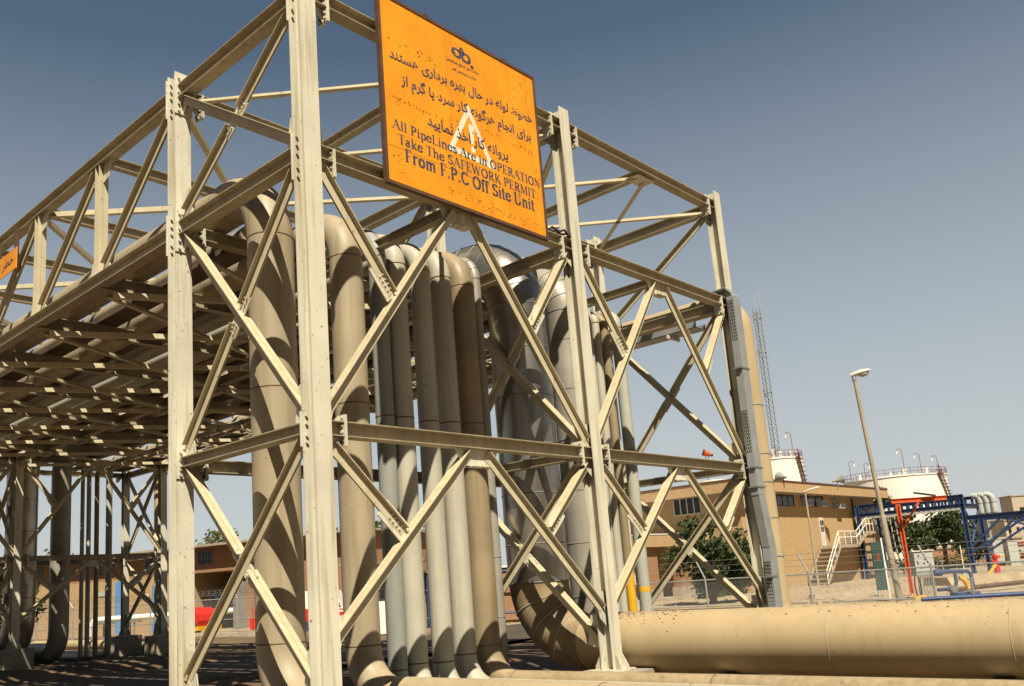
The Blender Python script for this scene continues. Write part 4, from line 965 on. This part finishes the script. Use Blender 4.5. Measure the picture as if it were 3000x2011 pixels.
# white van behind the corner column
q = onz(975, 1838, G); VN = thing("white_van", q, "white van with red stripes, mostly hidden behind the front corner column", "van")
def vb(p_): return q+rc @ V(p_)
def vprism(pts, w0, w1): return MB().prism([vb((a_, w0, z_)) for a_, z_ in pts], rc @ V((0, w1-w0, 0)))
vprism([(-3.6, .4), (.95, .4), (1.05, .95), (.75, 1.05), (.4, 2.05), (-3.5, 2.15)], -.95, .95).build("body", WHITEP, VN)
vprism([(.12, 1.15), (.66, 1.1), (.38, 1.92), (.12, 1.95)], -.97, -.951).build("window", GLASS, VN)
vprism([(-3.4, .95), (.95, .95), (.95, 1.02), (-3.4, 1.02)], -.965, -.951).build("stripe", REDP, VN); vprism([(-.1, .58), (.9, .58), (.9, .85), (.5, .85)], -.965, -.951).build("stripe", REDP, VN)
for a_ in (-2.6, .4): MB().tube([vb((a_, -1.0, .38)), vb((a_, -.75, .38))], .38, 16).build("wheel", BLACK, VN)
# hut
q = onz(1128, 1858, G); HU = thing("white_hut", q, "white weathered hut with barred window seen between the tan pipes", "hut")
MB().box(q+rc @ V((0, 1.2, 1.5)), (3.4, 2.4, 3.0), rc).build("wall", WHITEP, HU); MB().box(q+rc @ V((0, 1.2, 3.06)), (3.8, 2.8, .12), rc).build("roof", SHEETM, HU)
o = MB().box(q+rc @ V((-.15, -.01, 1.95)), (.95, .06, 1.0), rc).build("window", BROWNF, HU); m = MB()
for i in range(2):
    for j in range(2): m.box(q+rc @ V((-.36+.42*i, -.045, 1.72+.46*j)), (.36, .02, .4), rc)
m.build("pane", GLASS, o); MB().box(q+rc @ V((.95, -.01, 1.1)), (.7, .05, 2.1), rc).build("door", GREYC, HU)
# brick shed with blue pipes
q = onz(1290, 1840, G); BS = thing("brick_shed", q, "low brick shed seen between the thin pipes and the huge silver pipe", "shed")
MB().box(q+rc @ V((.6, 2, 1.25)), (7.5, 3, 2.5), rc).build("wall", BRICKB, BS); MB().box(q+rc @ V((.6, 2, 2.56)), (7.9, 3.4, .1), rc).build("roof", WHITEP, BS)
BP = thing("blue_pipe_rail", q, "blue pipe railing in front of the low brick shed", "railing"); m = MB()
for z in (.45, 1.7, 2.35): m.cyl(q+rc @ V((-3, .2, z)), q+rc @ V((4.5, .2, z)), .05, 8)
m.cyl(q+rc @ V((.2, .2, 1.7)), q+rc @ V((1.9, .2, -.0)), .05, 8)
for a_ in (-3, -.5, 2, 4.5): m.cyl(q+rc @ V((a_, .2, 0)), q+rc @ V((a_, .2, 2.4)), .05, 8)
m.build("rail", BLUE, BP)

# ---- trees and hedges
def tree(u, t, zc, rx, rz, label, m, n=2600, leaf=.17, trunk=True, zb=None, seed=1):
    P0 = at(u, 1640, t); c = V((P0.x, P0.y, zc)); R_ = random.Random(seed); o = thing("tree", (c.x, c.y, G), label, "tree", "trees and bushes of the plant")
    if trunk:
        m2 = MB(); m2.tube([V((c.x, c.y, G-.1)), V((c.x+.1, c.y, (G+zc)/2)), V((c.x, c.y, zc))], [.16*rx/2+.05, .12*rx/2+.04, .05], 8)
        for i in range(6):
            a = i*1.05+R_.random(); e_ = c+V((rx*.7*math.cos(a), rx*.7*math.sin(a), rz*R_.uniform(-.1, .6))); m2.tube([V((c.x, c.y, (G+zc)/2+.1*i)), (c+e_)/2+V((0, 0, -.1)), e_], [.07, .05, .02], 5)
        m2.build("trunk", BARK, o)
    cl = []
    for i in range(26):
        while True:
            v_ = V((R_.uniform(-1, 1), R_.uniform(-1, 1), R_.uniform(-1, 1)))
            if .2 < v_.length < 1: break
        cl.append((c+V((v_.x*rx*.85, v_.y*rx*.85, v_.z*rz*.85)), R_.uniform(.22, .48)*rx))
    lm = MB()
    for i in range(n):
        cc, rr_ = R_.choice(cl); v_ = V((R_.gauss(0, 1), R_.gauss(0, 1), R_.gauss(0, 1))).normalized()*rr_*(R_.random()**.45)
        pz = cc+V((v_.x, v_.y, v_.z*.8))
        if pz.z < G+.1: continue
        nn = (V((R_.gauss(0, 1), R_.gauss(0, 1), R_.gauss(.5, 1)))).normalized(); a1 = nn.orthogonal().normalized(); a2 = nn.cross(a1); s = leaf*R_.uniform(.6, 1.4)
        lm.add([pz-a1*s, pz+a2*s*.5, pz+a1*s, pz-a2*s*.5], [(0, 1, 2, 3)])
    lm.build("crown", m, o)
tree(2075, 47, .75, 2.05, 2.1, "leafy green tree at the brick building's porch, seen through the right bay braces", LEAF, 5200, .13, seed=2)
tree(2155, 48, .2, 1.5, 1.8, "denser tree right of the porch tree, against the right end column", LEAF, 3000, .13, seed=3)
tree(2665, 82, 1.6, 2.3, 2.5, "dark tree behind the orange gantry post under the blue rack", LEAF2, 3200, .2, seed=4)
tree(2770, 84, 1.9, 2.5, 2.3, "rounded tree with visible trunk right of the orange gantry post", LEAF, 3600, .2, seed=5)
tree(2585, 104, 6.6, 1.9, 1.4, "treetop peeking over the right end of the brick building's roof", LEAF2, 1200, .22, seed=6)
tree(2850, 95, .6, 1.7, 1.8, "tree behind the right legs of the blue rack", LEAF2, 1500, .2, seed=7)
tree(1000, 72, 3.0, 1.8, 2.6, "tree just right of the front corner column", LEAF2, 2000, .2, seed=8)
tree(1128, 72, 3.3, 2.2, 2.8, "dark tree behind the white hut between the tan pipes", LEAF2, 2400, .2, seed=9)
tree(1262, 74, 3.4, 2.3, 2.6, "tree behind the low brick shed", LEAF2, 2200, .2, seed=10)
tree(640, 85, 5.2, 2.2, 1.6, "wispy treetop above the workshop roof", LEAFY, 700, .2, seed=11)
tree(172, 95, 4.6, 2.2, 2.0, "treetop above the workshop between the far tower's pipes", LEAFY, 900, .22, seed=12)
tree(15, 46, .7, 1.7, 2.0, "dark bushy tree at the left edge behind the far tower", LEAF2, 2600, .15, seed=13)
tree(255, 110, 5.0, 1.6, 1.2, "faint treetop behind the far tower's slim pipes", LEAFY, 500, .22, seed=14)
def hedge(u, v, L_, h, label, dirv, seed):
    b = onz(u, v, G); d = V((*dirv, 0)).normalized(); R_ = random.Random(seed); lm = MB()
    for i in range(int(1500*L_/4)):
        pz = b+d*R_.uniform(-L_/2, L_/2)+d.cross(V((0, 0, 1)))*R_.gauss(0, .35)+V((0, 0, abs(R_.gauss(0, .5))*h if R_.random() < .4 else R_.random()*h))
        nn = V((R_.gauss(0, 1), R_.gauss(0, 1), R_.gauss(.4, 1))).normalized(); a1 = nn.orthogonal().normalized(); a2 = nn.cross(a1); s = .1*R_.uniform(.6, 1.4)
        lm.add([pz-a1*s, pz+a2*s*.55, pz+a1*s, pz-a2*s*.55], [(0, 1, 2, 3)])
    tag(lm.build("hedge", LEAF2), label, "hedge", "hedges of the plant")
hedge(1955, 1752, 3.2, .95, "clipped dark hedge between the porch columns", (0, 1), 21)
hedge(2115, 1748, 5.0, 1.1, "long dark hedge below the porch tree", (0, 1), 22)
hedge(2760, 1668, 6.0, 1.3, "hedge under the trees left of the blue rack's right leg", (1, 0), 23)
hedge(2630, 1672, 5.0, 1.2, "hedge behind the green sign panel", (1, 0), 24)

# ---- blue rack
BK = thing("blue_pipe_rack", (-15, 72, G), "blue steel pipe rack with latticed deck in front of the wide white tank", "pipe rack")
zt_, zl_ = 4.12, 3.3
for x in (-19.3, -11.4):
    for y in (69.8, 74.3): MB().ibeam((x, y, G), (x, y, zt_), .3, .3, .03, .03, (1, 0, 0)).build("post", BLUE, BK)
for y in (69.8, 74.3):
    for z in (zt_-.12, zl_): MB().ibeam((-19.15, y, z), (-11.25, y, z), .26, .22, .03, .03, (0, 0, 1)).build("beam", BLUE, BK)
    m = MB()
    for i in range(15): x = -18.8+.5*i; m.bx(x-.09, x+.09, y-.05, y+.05, zl_+.131, zt_-.251)
    m.build("lattice", BLUE, BK)
m = MB()
for i in range(20): x = -19+.39*i; m.bx(x-.05, x+.05, 69.95, 74.1, zl_-.2, zl_-.135)
m.build("deck_bars", GREYC, BK)
for x in (-19.3, -11.4): MB().ibeam((x, 69.96, zl_), (x, 74.14, zl_), .26, .22, .03, .03, (0, 0, 1)).build("beam", BLUE, BK)
MB().ibeam((-11.25, 69.8, 2.3), (14, 69.8, 2.3), .34, .26, .03, .03, (0, 0, 1)).build("beam", BLUE, BK)
MB().ibeam((-11.25, 74.3, 2.3), (14, 74.3, 2.3), .34, .26, .03, .03, (0, 0, 1)).build("beam", BLUE, BK)
m = MB()
for y in (69.8, 74.3):
    m.cyl((-11.2, y, .1), (-9.0, y, 2.1), .09, 6); m.cyl((-11.2, y, -.3), (-7.2, y, 2.1), .09, 6); m.cyl((-8.8, y, 2.1), (-6.4, y, .9), .08, 6)
for x in (-11.4,): m.cyl((x, 69.9, -.2), (x, 74.2, 3.1), .09, 6); m.cyl((x, 74.2, -.2), (x, 69.9, 3.1), .09, 6)
m.build("diagonal", BLUE, BK)
m = MB()
for i in range(6): m.tube([(-18.6+.25*i, 70.4+.4*i, 3.0), (-18.6+.25*i+.1, 70.4+.4*i, .6), (-18.2+.3*i, 70.2+.4*i, G)], .07, 6)
m.build("drop_pipe", GREYP, BK)
for i in range(3):
    o = thing("duct", (-10.2+.62*i, 72.3, 2), ("leftmost of the three rounded grey ducts on the right end of the blue rack", "middle one of the three rounded grey ducts on the right end of the blue rack", "rightmost of the three rounded grey ducts, with the small cap beside it")[i], "duct", "grey ducts on the blue rack")
    x = -10.75+.45*i; MB().tube([(x-.5, 72.3, 4.05), (x-.25, 72.3, 4.02), (x-.06, 72.3, 3.88), (x, 72.3, 3.6), (x, 72.3, 2.5)], .22, 14).build("duct_wall", GREYC, o)
    e = Multi(); ring(e, (x, 72.3, 3.4), (0, 0, 1), .22, .03, .02, 14); ring(e, (x, 72.3, 2.62), (0, 0, 1), .22, .03, .03, 14); e.build("band", GALVD, o)
# ---- orange gantry
b = onz(2674, 1745, G); OG = thing("gantry_post", b, "orange steel post with a short top beam and diagonal brace, right of the street lamp", "gantry")
zt2 = 2.2; MB().ibeam(b, V((b.x, b.y, zt2)), .16, .16, .02, .02, (1, 0, 0)).build("post", ORR, OG)
MB().box(b+V((0, 0, .015)), (.4, .4, .03)).build("base_plate", ORR, OG)
bl_, br_ = at(2612, 1476, 39.8), at(2773, 1463, 39.8); dd = V((br_.x-bl_.x, br_.y-bl_.y, 0)); q0 = V((bl_.x, bl_.y, zt2+.1))
MB().ibeam(q0, q0+dd, .2, .14, .02, .02, (0, 0, 1)).build("top_beam", ORR, OG); dn = dd.normalized()
MB().cyl(V((b.x, b.y, 1.1))+dn*.05, V((b.x, b.y, zt2))+dn*.95, .055, 6).build("brace", ORR, OG)
o = MB().box(q0+dd*.62+V((0, 0, .22)), (.8, .5, .08), Matrix.Rotation(.25, 3, 'Y')); tag(o.build("flood_lamp", GLASS), "flat dark floodlight lying on top of the orange gantry beam", "floodlight")
# ---- small things by the fence
b = onz(2590, 1757, G); GS = thing("notice_board", b, "narrow dark green notice board on a white post beside the street lamp", "notice board")
MB().box(b+rc @ V((0, 0, 1.42))-V((0, 0, .0)), (.44, .06, 2.05), rc).build("panel", GREEN, GS); m = MB(); m.box(b+rc @ V((.27, 0, 1.3)), (.06, .06, 2.6), rc); m.build("post", WHITEP, GS)
MB().box(b+rc @ V((-.17, 0, .19)), (.05, .05, .4), rc).build("leg", GREYC, GS); MB().box(b+rc @ V((.02, -.034, 1.8)), (.16, .006, .32), rc).build("notice", REDOX, GS)
b = onz(2718, 1752, G); CB = thing("control_cabinet", b, "pale grey control cabinet with dark knobs raised on thin pipes at the fence", "cabinet")
MB().box(b+V((0, 0, 1.5)), (.8, .45, .82), rc).build("box", GREYC, CB); MB().box(b+V((0, 0, 1.93)), (.9, .55, .035), rc).build("lid", WHITEP, CB)
m = MB(); R_ = random.Random(9)
for i in range(10): p_ = b+rc @ V((R_.uniform(-.3, .3), -.226, 1.5+R_.uniform(-.32, .32))); m.cyl(p_, p_+rc @ V((0, -.02, 0)), .03, 8)
m.build("knob", HOLE, CB); MB().box(b+V((0, 0, .99)), (.85, .5, .12), rc).build("shelf", GALV, CB)
m = MB()
for i in range(7): m.tube([b+rc @ V((-.33+.11*i, -.1, .0)), b+rc @ V((-.33+.11*i, -.1, .5)), b+rc @ V((-.3+.1*i, -.1, .93))], .022, 6)
m.build("conduit", GALV, CB)
m = MB(); m.tube([b+rc @ V((-.42, -.2, .0))+V((0, 0, .5))+rc @ V((.12*math.cos(a*.5), 0, .5*math.sin(a*.5))) for a in range(13)], .03, 6, closed=True); m.build("hose_loop", BLACK, CB)
b = onz(2795, 1752, G); VS = thing("valve_set", b, "cluster of blue pipes and valves with a yellow bend beside the control cabinet", "valve set")
m = MB(); m.tube([b+rc @ V(p_) for p_ in ((-.5, 0, 1.02), (-.1, 0, 1.05), (.9, .3, 1.0), (1.0, .3, .85), (1.02, .3, .35))], .075, 10); m.tube([b+rc @ V(p_) for p_ in ((-.6, 0, .35), (.1, 0, .35), (.2, 0, .6), (.2, 0, 1.0))], .07, 10)
m.cyl(b+rc @ V((-.62, 0, 1.02)), b+rc @ V((-.35, 0, 1.02)), .14, 10); m.cyl(b+rc @ V((-.1, -.05, .15)), b+rc @ V((1.2, .3, .1)), .09, 8); m.build("pipework", BLUE, VS)
m = MB(); m.tube([b+rc @ V((.35+.3*math.cos(a*.26), 0, .3+.45*math.sin(a*.26))) for a in range(7)], .09, 10); m.build("bend", YEL, VS)
m = Multi(); m.cyl(b+rc @ V((.0, -.16, .35)), b+rc @ V((.0, .16, .35)), .15, 14); m.cyl(b+rc @ V((-.25, 0, 1.05)), b+rc @ V((-.25, 0, 1.45)), .04, 6); m.cyl(b+rc @ V((-.38, 0, 1.46)), b+rc @ V((-.12, 0, 1.46)), .03, 6); m.cyl(b+rc @ V((.75, -.1, .1)), b+rc @ V((.75, -.1, .75)), .05, 6)
m.cyl(b+rc @ V((.62, -.1, .7)), b+rc @ V((.88, -.1, .7)), .035, 6); m.build("valve", GALVD, VS)
b = onz(2700, 1757, G); o = MB().lathe(b, [(.32, 0), (.32, .05), (.22, .16), (.01, .17)], 16).build("manhole_cap", YEL); tag(o, "low yellow cap on the ground left of the control cabinet", "cap")
b = V((-7.4, 59.6, G)); HY_ = thing("fire_hydrant", b, "bright red fire hydrant with a yellow side outlet in front of the blue rack", "hydrant")
MB().lathe(b, [(.3, 0), (.3, .1), (.19, .12), (.17, .75), (.2, .78), (.2, .85), (.14, .88), (.13, 1.15), (.17, 1.18), (.15, 1.34), (.01, 1.42)], 16).build("barrel", REDP, HY_)
m = MB(); m.cyl(b+V((0, 0, 1.2)), b+rc @ V((.3, 0, 1.25)), .08, 8); m.cyl(b+V((0, 0, 1.0)), b+rc @ V((-.28, 0, 1.0)), .07, 8); m.build("outlet", REDP, HY_)
m = MB(); m.cyl(b+rc @ V((-.1, -.1, .75)), b+rc @ V((-.75, -.1, .05)), .1, 8); m.cyl(b+rc @ V((.3, 0, 1.25)), b+rc @ V((.52, 0, 1.3)), .07, 8); m.build("hose", YEL, HY_)
b = onz(2830, 1700, G); o = thing("white_marker_post", b, "thin white marker post between the orange gantry and the blue rack leg", "post"); MB().tube([b, b+V((0, 0, 1.0)), b+V((0, 0, 2.1))], [.04, .035, .03], 6).build("rod", WHITEP, o)
# low concrete kerbs and sand bank on the plant ground
def kerb(a, b, label, wd=.35, h=.28, m=CONC):
    a, b = onz(*a, G), onz(*b, G); d = (b-a).normalized(); q = d.cross(V((0, 0, 1)))
    k = MB(); n = 10; vs = []
    for i in range(n+1):
        c = a+(b-a)*(i/n); j = .05*noise.noise(c*2.0)
        vs += [c-q*(wd+j)-V((0, 0, .2)), c-q*(wd*.7+j)+V((0, 0, h+j)), c+q*(wd*.7+j)+V((0, 0, h+j)), c+q*wd-V((0, 0, .2))]
    k.add(vs, [(i*4+j, i*4+j+1, i*4+j+5, i*4+j+4) for i in range(n) for j in range(3)]+[(0, 1, 2, 3), (n*4, n*4+1, n*4+2, n*4+3)]); tag(k.build("concrete_kerb", m), label, "kerb")
kerb((2330, 1728), (2640, 1712), "broken pale kerb crossing the gravel behind the fence under the brick building", .3, .16)
kerb((2380, 1757), (2560, 1738), "short pale kerb just behind the fence, left of the street lamp", .25, .2)
kerb((2745, 1718), (3010, 1698), "high sandy bank with kerb in front of the fire hydrant", 1.4, .45, BANK)
kerb((450, 1842), (760, 1832), "long pale kerb in front of the workshop on the left", .35, .25)
kerb((480, 1868), (770, 1862), "lower pale kerb nearer the far tower's right footing", .35, .2)
kerb((1860, 1756), (2010, 1748), "pale kerb in front of the porch columns", .5, .3)
b0 = onz(2820, 1738, G); o = MB(); o.tube([b0+rc @ V((-.5, 0, .15)), b0+rc @ V((1.2, .5, .2)), b0+rc @ V((4.5, .8, .3))], .1, 10); tag(o.build("buried_pipe", FRAMEB), "dark half buried pipe at the foot of the sandy bank", "pipe")
o = MB(); o.cyl(onz(2700, 1764, G)+V((0, 0, .1)), onz(3040, 1745, G)+V((0, 0, .1)), .08, 8); tag(o.build("blue_pipe", BLUE), "long blue pipe lying just behind the thick tan pipe at the right edge", "pipe")
# ---- far right buildings and pipework
def far(u, t, wdt, h, dep, label, m, win=0, nm="far_building"):
    p_ = at(u, 1600, t); b = V((p_.x, p_.y, G)); o = thing(nm, b, label, "building")
    MB().box(b+V((0, 0, h/2)), (wdt, dep, h), rc).build("wall", m, o); MB().box(b+V((0, 0, h+.15)), (wdt+.4, dep+.4, .28), rc).build("roof", CONC, o)
    if win:
        R_ = random.Random(int(u))
        for i in range(win):
            for j in range(2):
                MB().box(b+rc @ V((-wdt/2+wdt*(i+.5)/win, -dep/2-.02, h*(.35+.38*j))), (wdt/win*.35, .06, h*.14), rc).build("window", GLASS, o)
far(2917, 190, 5.2, 8.6, 6, "grey two storey concrete building far behind the blue rack's right wing", FARG, 3)
far(2958, 180, 3.4, 6.8, 5, "pale stepped building beside the grey concrete one", FARB, 2)
far(2999, 215, 4.6, 13.5, 5, "tan tower block with a white cap at the right edge", FARB, 1)
far(2900, 130, 8.0, 2.9, 3, "long low pale shed behind the fire hydrant", FARB, 4)
far(2820, 112, 12, 2.1, .4, "long brown boundary wall behind the trees", BRICKB, 0, "boundary_wall")
for i, (u, t, s) in enumerate(((2945, 95, 3), (2985, 90, 4), (2900, 98, 2))):
    p_ = at(u, 1600, t); b = V((p_.x, p_.y, G)); R_ = random.Random(i+30); m = MB()
    for k in range(16):
        x = R_.uniform(-2, 2); z = R_.uniform(.4, 2.2)
        if k % 2: m.cyl(b+rc @ V((x, R_.uniform(-1, 1), 0)), b+rc @ V((x, R_.uniform(-1, 1), z+.4)), R_.uniform(.04, .11), 6)
        else: m.cyl(b+rc @ V((-2, R_.uniform(-1, 1), z)), b+rc @ V((2, R_.uniform(-1, 1), z)), R_.uniform(.05, .12), 6)
    tag(m.build("pipe_manifold", (GALV, REDOX, GALVD)[i]), ("grey tangle of process pipes right of the fire hydrant", "red brown tangle of process pipes at the right edge", "dark tangle of process pipes behind the fire hydrant")[i], "pipework", "process pipework in the distance")
for u, t, h in ((2918, 88, 2.6), (2962, 86, 2.3)):
    p_ = at(u, 1600, t); b = V((p_.x, p_.y, G)); o = MB().box(b+V((0, 0, h/2)), (.95, .6, h), rc).box(b+V((0, 0, h+.03)), (1.05, .7, .05), rc); tag(o.build("grey_cabinet", GREYC), "tall pale grey cabinet left of the shorter one in the distant pipework" if u < 2940 else "shorter pale grey cabinet in the distant pipework near the right edge", "cabinet")
m = MB(); p_ = at(2990, 1520, 100); m.box(p_, (5, 4, .12), rc @ Matrix.Rotation(.18, 3, 'Y')); b = V((p_.x, p_.y, G))
for a_ in (-1.5, 1.5): m.cyl(b+rc @ V((a_, 0, 0)), V((b.x, b.y, p_.z))+rc @ V((a_, 0, 0)), .08, 6)
tag(m.build("dark_canopy", BROWNF), "dark sloping canopy under the blue rack's wing at the right edge", "canopy")
